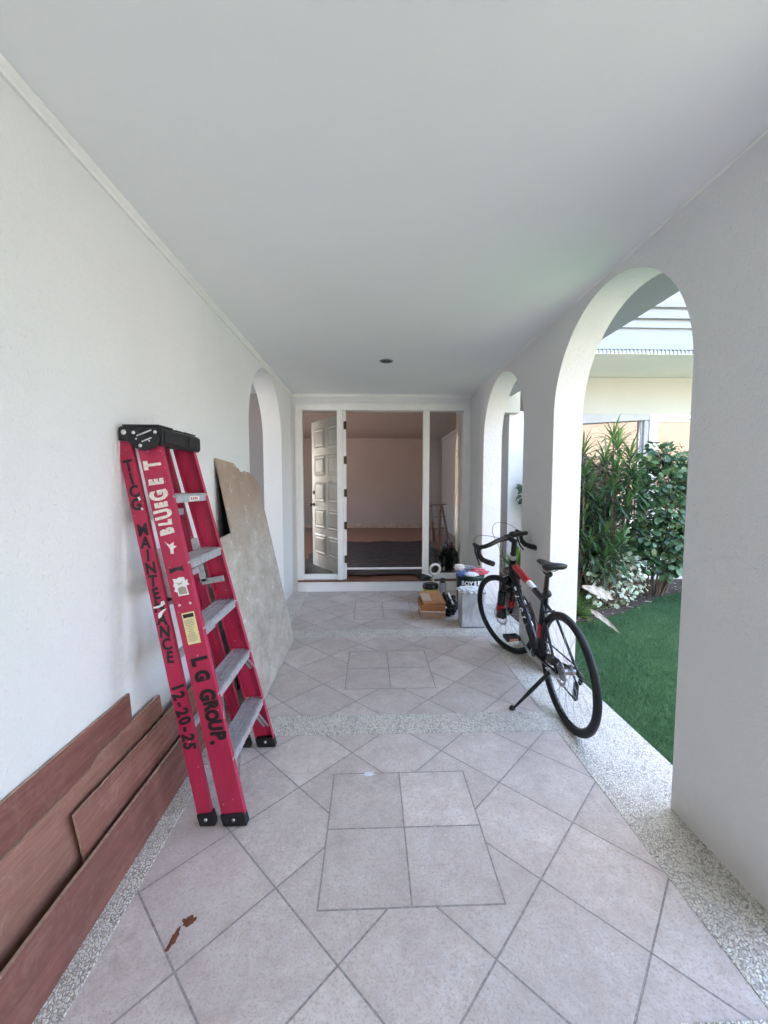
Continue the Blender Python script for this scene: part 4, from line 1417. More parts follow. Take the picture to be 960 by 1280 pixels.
for (x, z, rr) in ((-0.978, 1.665, .0075), (-0.890, 1.668, .0075), (-0.952, 1.612, .0075), (-0.915, 1.632, .004), (-0.968, 1.640, .004), (-1.022, 1.668, .011)):
    rv.lathe([(0.0006, 0.0035), (rr * .75, 0.0028), (rr, 0.0)], Matrix.Translation((x, ya - (0.0075 if x > -1.0 else 0.0005), z)) @ Matrix.Rotation(PI / 2, 4, 'X'), 12)
rv.bar((-0.965, ya - .008, 1.652), (-0.905, ya - .008, 1.676), 0.006, 0.002, (0, 1, 0))
rv.bar((-0.945, ya - .008, 1.628), (-0.905, ya - .008, 1.645), 0.005, 0.002, (0, 1, 0))
rv.build('rivets', 'steel', hpo)
# rivets on the rails
rv = MB()
for z in (0.957, 1.475):
    s_ = z / s_ax.z
    for du in (-0.024, 0.022):
        rv.lathe([(0.0006, 0.003), (0.0045, 0.0025), (0.006, 0.0)], Matrix.Translation(LP(s_ - 0.01, du, ynear(s_) - 0.0005)) @ Matrix.Rotation(PI / 2, 4, 'X'), 10)
rv.lathe([(0.0006, 0.003), (0.005, 0.0025), (0.0065, 0.0)], Matrix.Translation(LP(LL - 0.07, -0.105, ynear(LL) + 0.003)) @ Matrix.Rotation(PI / 2, 4, 'X'), 10)
lb(rv, 'rivets', 'steel')

# lettering and stickers on the near rails
tw = math.atan2(0.095, LL)
def railframe(s_, u, rot=0.0, off=0.0015, rear=False):
    """XY plane of the frame lies on the web facing the camera, X to the right (u), Y up the rail (s)"""
    yy = ynear(s_) - off + (0.004 if rear else 0)
    o_ = LP(s_, u, yy)
    Z = Vector((0, -1, 0))
    X = u_ax.copy()
    Yv = s_ax + Vector((0, 0.095 / LL, 0))
    Yv.normalize()
    Zv = X.cross(Yv)
    M = Matrix(((X.x, Yv.x, Zv.x, o_.x), (X.y, Yv.y, Zv.y, o_.y), (X.z, Yv.z, Zv.z, o_.z), (0, 0, 0, 1)))
    return M @ Matrix.Rotation(rot, 4, 'Z')
def s_of(y_px):
    """height along the rail for an image row (near rail plane)"""
    return None
rj = random.Random(5)
mk = MB()
def rear_u(s_): return -0.120 + 0.018 * s_ / LL
word = 'TICG MAINTENANCE'
s_top, s_bot = 1.585, 0.762
for i, ch in enumerate(word):
    if ch == ' ':
        continue
    s_ = s_top + (s_bot - s_top) * i / (len(word) - 1)
    # upright capitals stacked down the rail, hand drawn so each tilts a little
    text_mesh(mk, ch, 0.068, railframe(s_, rear_u(s_) + rj.uniform(-.002, .002), R_(rj.uniform(-12, 4)), rear=True), bold=0.0026, squeeze=0.84)
for i, ch in enumerate('12-20-25'):
    s_ = 0.632 - 0.255 * i / 7
    text_mesh(mk, ch, 0.070, railframe(s_, rear_u(s_) + rj.uniform(-.002, .003), -PI / 2 + R_(rj.uniform(-10, 10)), rear=True), bold=0.0032, squeeze=0.88)
lb(mk, 'lettering', 'marker')['label'] = 'black marker lettering TICG MAINTENANCE 12-20-25'
mk = MB()
for ch, s_, sz in (('L', 0.722, .090), ('G', 0.658, .080), ('G', 0.574, .086), ('R', 0.528, .080), ('O', 0.484, .072), ('U', 0.441, .078), ('P', 0.396, .086), ('.', 0.372, .10)):
    text_mesh(mk, ch, sz, railframe(s_, 0.004 + (rj.uniform(-.003, .008) if ch != '.' else 0.004), -PI / 2 + R_(rj.uniform(-7, 7))), bold=0.0048, squeeze=0.80)
lb(mk, 'lettering', 'marker')['label'] = 'black marker lettering LG GROUP.'
# worn maker name, read upwards
mk = MB()
for ch, s_, sz in (('B', 1.285, .074), ('L', 1.322, .070), ('U', 1.360, .094), ('E', 1.398, .066), ('G', 1.440, .098), ('E', 1.497, .076), ('T', 1.570, .092)):
    text_mesh(mk, ch, sz, railframe(s_, -0.002 - (1.30 - s_) * 0.01, PI / 2 + R_(rj.uniform(-5, 5)), 0.0013), bold=0.0052, squeeze=0.62)
# torn emblem below the name
def blob(mk, pts, s_, u, off=0.0012, mi=0):
    M = railframe(s_, u, 0, off)
    mk.prism(pts, M, 0.0006, mi)
blob(mk, [(-.022, .030), (-.006, .012), (.016, .020), (.012, .006), (.024, .0), (.008, -.008), (.004, -.030), (-.008, -.026), (-.006, -.006), (-.012, .008)], 1.216, -0.002)
lb(mk, 'worn_lettering', 'label_white', tri=True)['label'] = 'worn whitish maker lettering peeling off the rail'
mk = MB()
for (ss, uu, pp) in ((0.99, -0.105, [(-.026, -.004), (.004, -.002), (.010, .012), (.022, .014), (.024, .0), (.012, -.008), (-.010, -.012), (-.028, -.010)]),
                     (0.945, -0.105, [(-.012, .010), (.010, .022), (.026, .024), (.006, .008), (-.002, -.006), (-.014, -.012), (-.016, -.002)]),
                     (1.44, -0.088, [(-.006, .010), (.002, .012), (.006, .0), (-.002, -.006)]),
                     (1.40, -0.086, [(-.004, .006), (.004, .004), (.005, -.006), (-.003, -.006)])):
    mk.prism(pp, railframe(ss, uu, 0, 0.0030, True), 0.0005)
lb(mk, 'paint_drips', 'cloth_white', tri=True)
# torn white notice
mk = MB()
pts = [(-.026, .034), (-.010, .031), (.0, .036), (.022, .033), (.024, .018), (.036, .021), (.031, .008), (.038, -.002), (.024, -.004), (.027, -.044), (-.018, -.042), (-.018, -.026), (-.030, -.018), (-.024, -.006), (-.030, .006), (-.024, .016)]
blob(mk, pts, 1.050, 0.0)
ns = lb(mk, 'torn_sticker', 'cloth_white', tri=True)
ns['label'] = 'torn white notice sticker'
mk = MB()
blob(mk, [(-.014, -.012), (-.006, -.006), (.004, -.004), (.020, -.010), (.022, -.038), (-.012, -.036)], 1.050, 0.0, 0.0022)
blob(mk, [(-.014, .018), (-.004, .010), (.008, .014), (.016, .022), (.006, .006), (-.008, .004)], 1.050, 0.0, 0.0022)
lb(mk, 'sticker_print', 'label_grey', tri=True)
mk = MB()
blob(mk, [(-.030, .010), (.028, .012), (.030, -.012), (.022, -.006), (.0, -.002), (-.022, -.010), (-.030, -.010)], 1.118, -0.002, 0.0014)
lb(mk, 'warning_band', 'marker', tri=True)
# yellow instruction label
mk = MB()
blob(mk, [(-.027, .068), (.027, .068), (.027, -.068), (-.027, -.068)], 0.866, 0.004)
lb(mk, 'instruction_label', 'label_yellow')['label'] = 'yellow instruction label with tiny print'
mk = MB()
for k_2, (a, b) in enumerate([(-.022, .022)] * 4 + [(-.014, .012)] * 5 + [(-.020, .020)] * 5):
    zz = 0.036 - k_2 * 0.0068
    blob(mk, [(a + rj.uniform(0, .003), zz), (b - rj.uniform(0, .008), zz), (b - .004, zz - .0026), (a, zz - .0026)], 0.866, 0.004, 0.0022)
lb(mk, 'label_print', 'label_grey')
mk = MB()
blob(mk, [(-.022, .062), (.022, .062), (.022, .046), (-.022, .046)], 0.866, 0.004, 0.0022)
lb(mk, 'label_header', 'marker')

# ------------------------------------------------------------------ bicycle
BW, BR = 1.082, 0.342
bk = empty('bicycle', (1.188, 2.286, 0), (-0.0656, 0, 1.5654))
tag(bk, 'black drop-bar bicycle with red and white frame panels on its kickstand by the arches', 'bicycle')
ha = R_(71)
axd = Vector((-math.cos(ha), 0, math.sin(ha)))
fh = Vector((BW, 0, BR))
piv = fh + Vector((-0.045 * math.sin(ha), 0, -0.045 * math.cos(ha)))
steer = Matrix.Translation(piv) @ Matrix.Rotation(0.427, 4, axd) @ Matrix.Translation(-piv)
ID = Matrix()
def Pm(M, pts):
    return [M @ Vector(p) for p in pts]
def wheel(c, M, name):
    Mw = M @ Matrix.Translation(c)
    w_ = MB().torus(BR - 0.015, 0.022, Mw, 96, 12, 0, rz=0.022).build(name, 'rubber', bk)     # tyre is the wheel's own mesh
    w_.name = name
    MB().torus(BR - 0.036, 0.009, Mw, 96, 8, 0, rz=0.011).build('rim', 'black_gloss', w_)
    hb = MB().lathe([(0.001, -0.05), (0.012, -0.05), (0.012, -0.034), (0.024, -0.032), (0.024, -0.028), (0.013, -0.024), (0.013, 0.024), (0.024, 0.028), (0.024, 0.032), (0.012, 0.034), (0.012, 0.05), (0.001, 0.05)],
                    Mw @ Matrix.Rotation(PI / 2, 4, 'X'), 18)
    hb.build('hub', 'dull_steel', w_)
    sp = MB()
    ns_ = 28
    for i in range(ns_):
        a = 2 * PI * i / ns_
        sd = 0.030 if i % 2 else -0.030
        b = a + (0.55 if (i // 2) % 2 else -0.55)
        p0 = (0.022 * math.cos(b), sd, 0.022 * math.sin(b))
        p1 = ((BR - 0.042) * math.cos(a), 0, (BR - 0.042) * math.sin(a))
        sp.tube(Pm(Mw, [p0, p1]), 0.0011, 4)
    sp.build('spokes', 'dull_steel', w_)
    return w_, Mw
def disc(w_, Mw, sd, R=0.080):
    mb = MB()
    n = 40
    V = []
    for i in range(n):
        a = 2 * PI * i / n
        k = R + (0.003 if i % 2 else -0.001)
        for (rr, y) in ((k, -0.001), (k, 0.001), (R - 0.018, 0.001), (R - 0.018, -0.001)):
            V.append(Mw @ Vector((rr * math.cos(a), sd * 0.045 + y, rr * math.sin(a))))
    Fc = [(i * 4 + j, i * 4 + (j + 1) % 4, ((i + 1) % n) * 4 + (j + 1) % 4, ((i + 1) % n) * 4 + j) for i in range(n) for j in range(4)]
    mb.add(V, Fc)
    for i in range(6):
        a = i * PI / 3
        mb.bar(Mw @ Vector((0.018 * math.cos(a), sd * 0.045, 0.018 * math.sin(a))), Mw @ Vector(((R - .016) * math.cos(a + .35), sd * 0.045, (R - .016) * math.sin(a + .35))), 0.006, 0.0018, tuple((Mw.to_3x3() @ Vector((0, 1, 0)))))
    mb.build('brake_disc', 'steel', w_)
wr, Mwr = wheel((0, 0, BR), ID, 'wheel')
disc(wr, Mwr, 1)
wf, Mwf = wheel(tuple(fh), steer, 'wheel')
disc(wf, Mwf, 1)
# cassette
cs_ = MB()
for i, rr in enumerate((0.05, 0.045, 0.04, 0.035, 0.030, 0.026)):
    cs_.lathe([(0.012, -0.034 - i * 0.004), (rr, -0.034 - i * 0.004), (rr, -0.0355 - i * 0.004), (0.012, -0.0355 - i * 0.004)], Mwr @ Matrix.Rotation(-PI / 2, 4, 'X') @ Matrix.Scale(-1, 4, (0, 0, 1)) @ Matrix(), 24)
cs_.build('cassette', 'dull_steel', wr)
# frame
BB = Vector((0.425, 0, 0.275))
HB = piv + axd * 0.40
HT = piv + axd * 0.555
ST = Vector((0.275, 0, 0.715))
fm = MB()
fm.tube([BB, BB + (ST - BB) * 1.04], 0.021, 14)
fm.tube([HB - axd * 0.008, HT + axd * 0.006], 0.028, 16)
fm.tube([HT - axd * 0.035 , HT - axd * 0.035 + (ST - HT + axd * .035 + Vector((0, 0, -0.03))) * 0.30], [0.022, 0.020], 14)
for sg in (-1, 1):
    fm.tube([BB + Vector((-0.02, sg * 0.022, 0)), Vector((0.28, sg * 0.035, 0.29)), Vector((0.0, sg * 0.062, BR))], [0.013, 0.011, 0.009], 10)
    fm.tube([ST + Vector((0.01, sg * 0.012, -0.05)), Vector((0.2, sg * 0.038, 0.60)), Vector((0.0, sg * 0.062, BR))], [0.010, 0.009, 0.008], 10)
fm.tube([BB + Vector((0, -0.04, 0)), BB + Vector((0, 0.04, 0))], 0.024, 16)
fm.tube([Vector((0.225, -0.04, 0.635)), Vector((0.225, 0.04, 0.635))], 0.008, 8)
# down tube
fm.tube([HB + axd * 0.03, BB + Vector((0.01, 0, 0.01))], [0.031, 0.031], 16)
frame = fm.build('frame', 'black_gloss', bk)
# coloured panels of the top tube
ta, tb = HT - axd * 0.035, ST + Vector((0, 0, -0.03))
tt = lambda f: ta + (tb - ta) * f
MB().tube([tt(0.10), tt(0.56)], [0.0265, 0.0245], 16, caps=True).build('red_panel', 'bike_red', frame)
MB().tube([tt(0.5605), tt(0.73)], [0.0240, 0.0225], 16).build('white_panel', 'bike_white', frame)
fm2 = MB().tube([tt(0.7305), tt(1.0)], [0.0225, 0.0190], 14)
fm2.build('top_tube_end', 'black_gloss', frame)
# dark chevron over the white panel
cv = MB()
dtt = (tb - ta).normalized()
for sg in (-1, 1):
    p0 = tt(0.60) + Vector((0, sg * 0.0, 0))
    cv.bar(tt(0.66) + Vector((0, sg * 0.0215, 0.002)), tt(0.765) + Vector((0, sg * 0.0195, 0.004)), 0.010, 0.003, (0, 1, 0))
cv.build('chevron', 'black_gloss', frame)
# red section on the seat tube and lower down tube
dt_ = lambda f: (HB + axd * 0.03) + (BB + Vector((0.01, 0, 0.01)) - HB - axd * 0.03) * f
MB().tube([BB + (ST - BB) * 0.30, BB + (ST - BB) * 0.55], 0.0225, 14).build('red_panel', 'bike_red', frame)
# lettering on the left flank of the down tube, reading down towards the crank
lt_ = MB()
dd = (BB - HB).normalized()
for sg in (1, -1):
    word_ = 'THUGKA' if sg == 1 else 'THUGKA'[::-1]
    for i, ch in enumerate(word_):
        c = dt_(0.24 + i * 0.092)
        side = Vector((0, sg, 0))
        upd = side.cross(dd * sg).normalized()      # across the tube, upwards on the left flank
        tmp = MB()
        text_mesh(tmp, ch, 0.060, Matrix(), bold=0.0028, squeeze=0.85, depth=0.0006)
        vv_ = []
        for q in tmp.v:
            th_ = q[1] / 0.0315 + 0.25
            rr = 0.0316 + q[2]
            vv_.append(c + dd * sg * q[0] + upd * (rr * math.sin(th_)) + side * (rr * math.cos(th_)))
        lt_.add(vv_, tmp.f)
lt_.build('lettering', 'bike_white', frame)
bc = MB()
q0, q1 = dt_(0.48), dt_(0.86)
nrm_ = Vector((0, 1, 0)).cross((q1 - q0).normalized())
if nrm_.z < 0: nrm_ = -nrm_
for sg in (-1, 1):
    bc.tube([q0 + nrm_ * 0.034, q0 + nrm_ * 0.045 + Vector((0, sg * 0.036, 0)), q0 + nrm_ * 0.085 + Vector((0, sg * 0.030, 0)), q1 + nrm_ * 0.085 + Vector((0, sg * 0.030, 0)), q1 + nrm_ * 0.036 + Vector((0, sg * 0.02, 0))], 0.004, 6)
bc.bar(q0 + nrm_ * 0.036, q1 + nrm_ * 0.036, 0.014, 0.005, (0, 1, 0))
bc.build('bottle_cage', 'black', bk)
# fork (sprung, red flashes)
fk = MB()
cr = piv + axd * 0.385
fk.tube(Pm(steer, [cr + Vector((0, -0.085, 0)), cr + Vector((0, 0.085, 0))]), 0.034, 12)
fk.tube(Pm(steer, [cr + Vector((0.0, -0.07, -0.09)), cr + Vector((0.0, 0.07, -0.09))]), 0.018, 10)
fk.tube(Pm(steer, [piv + axd * 0.33, cr + axd * 0.02]), 0.022, 12)
for sg in (-1, 1):
    top = cr + Vector((0.012, sg * 0.068, -0.0)) + axd * 0.02
    low = fh + Vector((0, sg * 0.060, 0))
    fk.tube(Pm(steer, [top, top + (low - top) * 0.35]), 0.017, 12)
    fk.tube(Pm(steer, [top + (low - top) * 0.33, top + (low - top) * 0.36, low]), [0.028, 0.034, 0.025], 12)
fork = fk.build('fork', 'black_gloss', bk)
for sg in (-1, 1):
    top = cr + Vector((0.012, sg * 0.068, 0)) + axd * 0.02
    low = fh + Vector((0, sg * 0.060, 0))
    MB().tube(Pm(steer, [top + (low - top) * 0.66, top + (low - top) * 0.84]), [0.0338, 0.0305], 12).build('red_flash', 'bike_red', fork)
cl = MB()
cl.box((-0.02, 0.05, -0.035), (0.035, 0.095, 0.045), 0, Mwf @ Matrix.Translation((-0.07, 0, 0.04)))
cl.build('brake_caliper', 'black', fork, bevel=0.006)
# headset, stem, handlebar
hsx = MB().tube(Pm(steer, [piv + axd * 0.562, piv + axd * 0.600]), 0.024, 14)
hsx.build('headset', 'steel', bk)
stm = MB().tube(Pm(steer, [piv + axd * 0.60, piv + axd * 0.735]), 0.021, 14)
c0 = piv + axd * 0.715
clampc = c0 + Vector((0.065, 0, 0.035))
stm.tube(Pm(steer, [c0 + Vector((-0.012, 0, 0)), clampc]), [0.022, 0.019], 14)
stm.tube(Pm(steer, [clampc + Vector((0, -0.022, 0)), clampc + Vector((0, 0.022, 0))]), 0.025, 14)
stem = stm.build('stem', 'black', bk)
hbm = MB()
def barpath(sg):
    p = [clampc, clampc + Vector((0.0, sg * 0.10, 0)), clampc + Vector((0.0, sg * 0.19, -0.012))]
    ends = [(0.03, 0.215, -0.022), (0.075, 0.222, -0.03), (0.105, 0.225, -0.055), (0.105, 0.228, -0.095), (0.075, 0.230, -0.125), (0.02, 0.232, -0.138), (-0.06, 0.235, -0.145)]
    return p + [clampc + Vector((x, sg * y, z)) for x, y, z in ends]
for sg in (-1, 1):
    hbm.tube(Pm(steer, barpath(sg)), [0.018] * 2 + [0.0175] * 8, 12)
hb_ = hbm.build('handlebar', 'black', bk)
for sg in (-1, 1):
    pth = barpath(sg)
    MB().tube(Pm(steer, pth[-4:]), [0.0195, 0.021, 0.021, 0.021], 12).build('grip', 'rubber', hb_)
    lv_ = MB()
    h0 = clampc + Vector((0.095, sg * 0.226, -0.035))
    lv_.tube(Pm(steer, [h0 + Vector((-0.02, 0, 0)), h0 + Vector((0.03, 0, 0.012)), h0 + Vector((0.055, 0, 0.03))]), [0.018, 0.019, 0.013], 10)
    lv_.tube(Pm(steer, [h0 + Vector((0.045, 0, 0.015)), h0 + Vector((0.055, 0, -0.04)), h0 + Vector((0.04, 0, -0.10)), h0 + Vector((0.015, sg * 0.01, -0.145))]), [0.009, 0.008, 0.007, 0.006], 8)
    lv_.build('brake_lever', 'black', hb_)
# a computer / bell puck at the stem
MB().lathe([(0.001, 0.02), (0.022, 0.018), (0.026, 0.006), (0.022, 0.0), (0.001, 0.0)], steer @ Matrix.Translation(clampc + Vector((-0.02, -0.035, 0.02))), 16).build('bell', 'black', hb_)
# cables
cb = MB()
def bez(p0, p1, p2, p3, n=18):
    p0, p1, p2, p3 = map(Vector, (p0, p1, p2, p3))
    return [(1 - t) ** 3 * p0 + 3 * (1 - t) ** 2 * t * p1 + 3 * (1 - t) * t * t * p2 + t ** 3 * p3 for t in [i / n for i in range(n + 1)]]
lvl = clampc + Vector((0.14, 0.226, 0.0))
lvr = clampc + Vector((0.14, -0.226, 0.0))
cb.tube(Pm(steer, bez(lvl, lvl + Vector((0.05, -0.03, 0.07)), clampc + Vector((0.13, 0.12, 0.05)), clampc + Vector((0.01, 0.05, 0.0)))), 0.0021, 6)
cb.tube(Pm(steer, bez(lvr, lvr + Vector((0.06, 0.06, 0.12)), clampc + Vector((0.16, 0.10, 0.17)), clampc + Vector((0.06, 0.06, -0.05))))
        + Pm(steer, bez(clampc + Vector((0.06, 0.06, -0.05)), clampc + Vector((0.02, 0.06, -0.2)), cr + Vector((0.04, 0.09, 0.06)), fh + Vector((-0.05, 0.075, 0.06)))), 0.0021, 6)
cb.tube(Pm(steer, bez(clampc + Vector((0.01, 0.03, 0)), clampc + Vector((0.07, 0.05, -0.12)), clampc + Vector((0.05, 0.03, -0.2)), HB + Vector((0.02, 0.03, 0.0)))), 0.0021, 6)
cb.build('cable', 'black', bk)
# seatpost, clamp, saddle
MB().tube([BB + (ST - BB) * 1.02, BB + (ST - BB) * 1.44], 0.0145, 12).build('seat_post', 'black', bk)
MB().tube([BB + (ST - BB) * 1.0, BB + (ST - BB) * 1.05], 0.023, 14).build('seat_clamp', 'black', bk)
SC = BB + (ST - BB) * 1.46 + Vector((0.02, 0, 0))
MB().tube([BB + (ST - BB) * 1.36 + Vector((-.03, 0, .01)), BB + (ST - BB) * 1.40 + Vector((.03, 0, .01))], 0.022, 12).build('saddle_clamp', 'black', bk)
sd_ = MB()
prof = [(-0.135, 0.060, 0.030, 0.012), (-0.125, 0.072, 0.036, 0.010), (-0.09, 0.074, 0.038, 0.006), (-0.04, 0.052, 0.034, 0.0), (0.02, 0.032, 0.030, 0.0), (0.08, 0.024, 0.026, 0.002), (0.125, 0.019, 0.022, 0.0), (0.140, 0.010, 0.014, -0.004)]
V, Fc = [], []
m = 14
for (x, hw, th, dz) in prof:
    for j in range(m):
        a = 2 * PI * j / m
        yy = hw * math.cos(a)
        zz = (th * 0.55) * math.sin(a) if math.sin(a) > 0 else th * 1.0 * math.sin(a) * (0.5 + 0.5 * abs(math.cos(a)))
        V.append(Vector((SC.x - 0.01 + x, yy, SC.z + 0.03 + dz + zz)))
for i in range(len(prof) - 1):
    for j in range(m):
        Fc.append((i * m + j, i * m + (j + 1) % m, (i + 1) * m + (j + 1) % m, (i + 1) * m + j))
Fc += [tuple(range(m)), tuple(range((len(prof) - 1) * m, len(prof) * m))]
sd_.add(V, Fc, 0, True)
sad = sd_.build('saddle', 'black', bk)
for sg in (-1, 1):
    MB().tube([SC + Vector((-0.11, sg * 0.022, 0.012)), SC + Vector((-0.05, sg * 0.022, -0.012)), SC + Vector((0.04, sg * 0.022, -0.012)), SC + Vector((0.10, sg * 0.012, 0.012))], 0.004, 6).build('saddle_rail', 'steel', sad)
# round rear reflector / lamp on the seat post
MB().lathe([(0.001, 0.018), (0.020, 0.016), (0.026, 0.0), (0.022, -0.014), (0.001, -0.014)], Matrix.Translation(BB + (ST - BB) * 1.08 + Vector((-0.035, 0.0, 0))) @ Matrix.Rotation(-PI / 2, 4, 'Y'), 18).build('rear_lamp', 'black', bk)
# crankset
ck = MB()
for (sd, R) in ((-0.048, 0.092), (-0.056, 0.07)):
    n = 44
    Mc = Matrix.Translation(BB)
    V = []
    for i in range(n):
        a = 2 * PI * i / n
        k = R + (0.004 if i % 2 else 0)
        for (rr, y) in ((k, -0.001), (k, 0.001), (R - 0.012, 0.001), (R - 0.012, -0.001)):
            V.append(Mc @ Vector((rr * math.cos(a), sd + y, rr * math.sin(a))))
    ck.add(V, [(i * 4 + j, i * 4 + (j + 1) % 4, ((i + 1) % n) * 4 + (j + 1) % 4, ((i + 1) % n) * 4 + j) for i in range(n) for j in range(4)])
for i in range(5):
    a = i * 2 * PI / 5
    ck.bar(BB + Vector((0, -0.052, 0)), BB + Vector((0.084 * math.cos(a), -0.052, 0.084 * math.sin(a))), 0.014, 0.004, (0, 1, 0))
crank = ck.build('crankset', 'dull_steel', bk)
ca = R_(22)
for sg in (1, -1):
    tip = BB + Vector((sg * 0.165 * math.cos(ca), sg * 0.072, sg * 0.165 * math.sin(ca)))
    MB().tube([BB + Vector((0, sg * 0.060, 0)), tip], [0.013, 0.010], 10, squash=((0, 1, 0), 0.6)).build('crank_arm', 'dull_steel', bk)
    pc = tip + Vector((0, sg * 0.060, 0))
    pd = MB().box((-0.045, -0.05, -0.013), (0.045, -0.036, 0.013), 0, Matrix.Translation(pc)).box((-0.045, 0.036, -0.013), (0.045, 0.05, 0.013), 0, Matrix.Translation(pc)).box((-0.049, -0.05, -0.011), (-0.038, 0.05, 0.011), 0, Matrix.Translation(pc)).box((0.038, -0.05, -0.011), (0.049, 0.05, 0.011), 0, Matrix.Translation(pc))
    pd.tube([tip, pc + Vector((0, sg * 0.035, 0))], 0.011, 8)
    pp = pd.build('pedal', 'black', bk)
    rf = MB().box((-0.0515, -0.032, -0.007), (-0.0495, 0.032, 0.007), 0, Matrix.Translation(pc)).build('reflector', simple('amber_reflector_' + str(sg), (0.45, 0.20, 0.10), 0.3), pp)
# chain, derailleur
chn = MB()
yc = -0.050
up_ = [Vector((0.0, yc, BR + 0.035)), Vector((0.425, yc, 0.275 + 0.092))]
chn.bar(up_[0], up_[1], 0.006, 0.009, (0, 0, 1))
jk = [Vector((-0.012, yc, BR - 0.075)), Vector((0.015, yc, BR - 0.175))]
chn.bar(jk[1] + Vector((0, 0, -0.012)), Vector((0.425, yc, 0.275 - 0.092)), 0.006, 0.009, (0, 0, 1))
chn.bar(jk[0], jk[1], 0.006, 0.008, (0, 1, 0))
chn.bar(jk[0], Vector((0.03, yc, BR - 0.03)), 0.006, 0.008, (0, 1, 0))
chn.build('chain', 'black', bk)
dl = MB()
dl.tube([Vector((0.0, -0.066, BR - 0.005)), Vector((-0.02, -0.078, BR - 0.04)), Vector((-0.005, -0.070, BR - 0.08))], [0.013, 0.016, 0.012], 8)
dl.bar(Vector((-0.005, -0.062, BR - 0.07)), Vector((0.018, -0.062, BR - 0.185)), 0.022, 0.004, (0, 1, 0))
dl.bar(Vector((-0.005, -0.042, BR - 0.07)), Vector((0.018, -0.042, BR - 0.185)), 0.022, 0.004, (0, 1, 0))
for q in jk:
    dl.lathe([(0.002, -0.004), (0.018, -0.004), (0.018, 0.004), (0.002, 0.004)], Matrix.Translation(q) @ Matrix.Rotation(PI / 2, 4, 'X'), 12)
dl.build('derailleur', 'black', bk)
# rear caliper on the left
MB().box((0.01, 0.05, BR + 0.035), (0.075, 0.088, BR + 0.085)).build('brake_caliper', 'black', bk, bevel=0.006)
# kickstand
kb = Vector((0.06, 0.072, 0.325))
MB().bar((0.10, 0.066, 0.318), (-0.02, 0.070, 0.325), 0.014, 0.03, (0, 1, 0)).bar((0.13, 0.070, 0.310), (0.01, 0.080, 0.318), 0.010, 0.012, (0, 1, 0)).build('kickstand_bracket', 'alu', bk, bevel=0.002)
KF = Vector((0.195, 0.275, 0.0))
KT = Vector((0.055, 0.082, 0.318))
Mi = (Matrix.Rotation(0.0656, 4, 'X'))
KFl = Mi @ KF
ksm = MB().tube([KT, KT + (KFl - KT) * 0.45, KFl + (KT - KFl) * 0.06], [0.012, 0.0125, 0.0075], 10)
ksm.lathe([(0.001, -0.004), (0.020, 0.0), (0.018, 0.012), (0.010, 0.022), (0.001, 0.024)], Matrix.Translation(KFl + Vector((0, 0, 0.004))), 12)
ksm.build('kickstand', 'black', bk)

# ------------------------------------------------------------------ odds and ends by the step
def box_thing(name, a, b, mat, label, cat, rz=0.0, bevel=0.002):
    cx_, cy_ = (a[0] + b[0]) / 2, (a[1] + b[1]) / 2
    M = Matrix.Translation((cx_, cy_, 0)) @ Matrix.Rotation(rz, 4, 'Z') @ Matrix.Translation((-cx_, -cy_, 0))
    o = MB().box(a, b, 0, M).build(name, mat, bevel=bevel, loc=(cx_, cy_, a[2]))
    return tag(o, label, cat)
# cardboard box with its flaps
t = empty('cardboard_box', (0.675, 4.36, 0.003), (0, 0, -0.02))
tag(t, 'pinkish brown cardboard box on the floor under the orange case', 'box')
mb = MB()
mb.box((-0.135, -0.12, 0), (0.135, -0.116, 0.105)).box((-0.135, 0.116, 0), (0.135, 0.12, 0.105)).box((-0.135, -0.1155, 0), (-0.131, 0.1155, 0.105)).box((0.131, -0.1155, 0), (0.135, 0.1155, 0.105)).box((-0.1305, -0.1155, 0), (0.1305, 0.1155, 0.004))
mb.build('box_body', 'card', t)
MB().box((-0.133, -0.123, 0.052), (0.133, -0.1205, 0.058)).build('fold_line', 'edge', t)
# orange case resting on it, lid ajar
t = empty('wooden_case', (0.660, 4.32, 0.112), (R_(7), R_(4), 0.05))
tag(t, 'orange-brown case with pale edge and lid ajar, on the cardboard box', 'case')
MB().box((-0.13, -0.12, 0.0), (0.13, 0.12, 0.066)).build('case_body', 'orange_wood', t, bevel=0.003)
MB().box((-0.135, -0.126, -0.006), (0.135, 0.0, 0.004)).build('pale_edge', 'tape', t)
lid = MB().box((-0.125, 0.0, 0.0), (0.125, 0.24, 0.014), 0, Matrix.Translation((0.015, -0.10, 0.070)) @ Matrix.Rotation(R_(12), 4, 'X') @ Matrix.Rotation(R_(6), 4, 'Z'))
lid.build('lid', 'orange_wood', t, bevel=0.002)
MB().box((-0.12, 0.05, 0.0145), (-0.02, 0.19, 0.018), 0, Matrix.Translation((0.015, -0.10, 0.070)) @ Matrix.Rotation(R_(12), 4, 'X') @ Matrix.Rotation(R_(6), 4, 'Z')).build('papers', 'card', t)
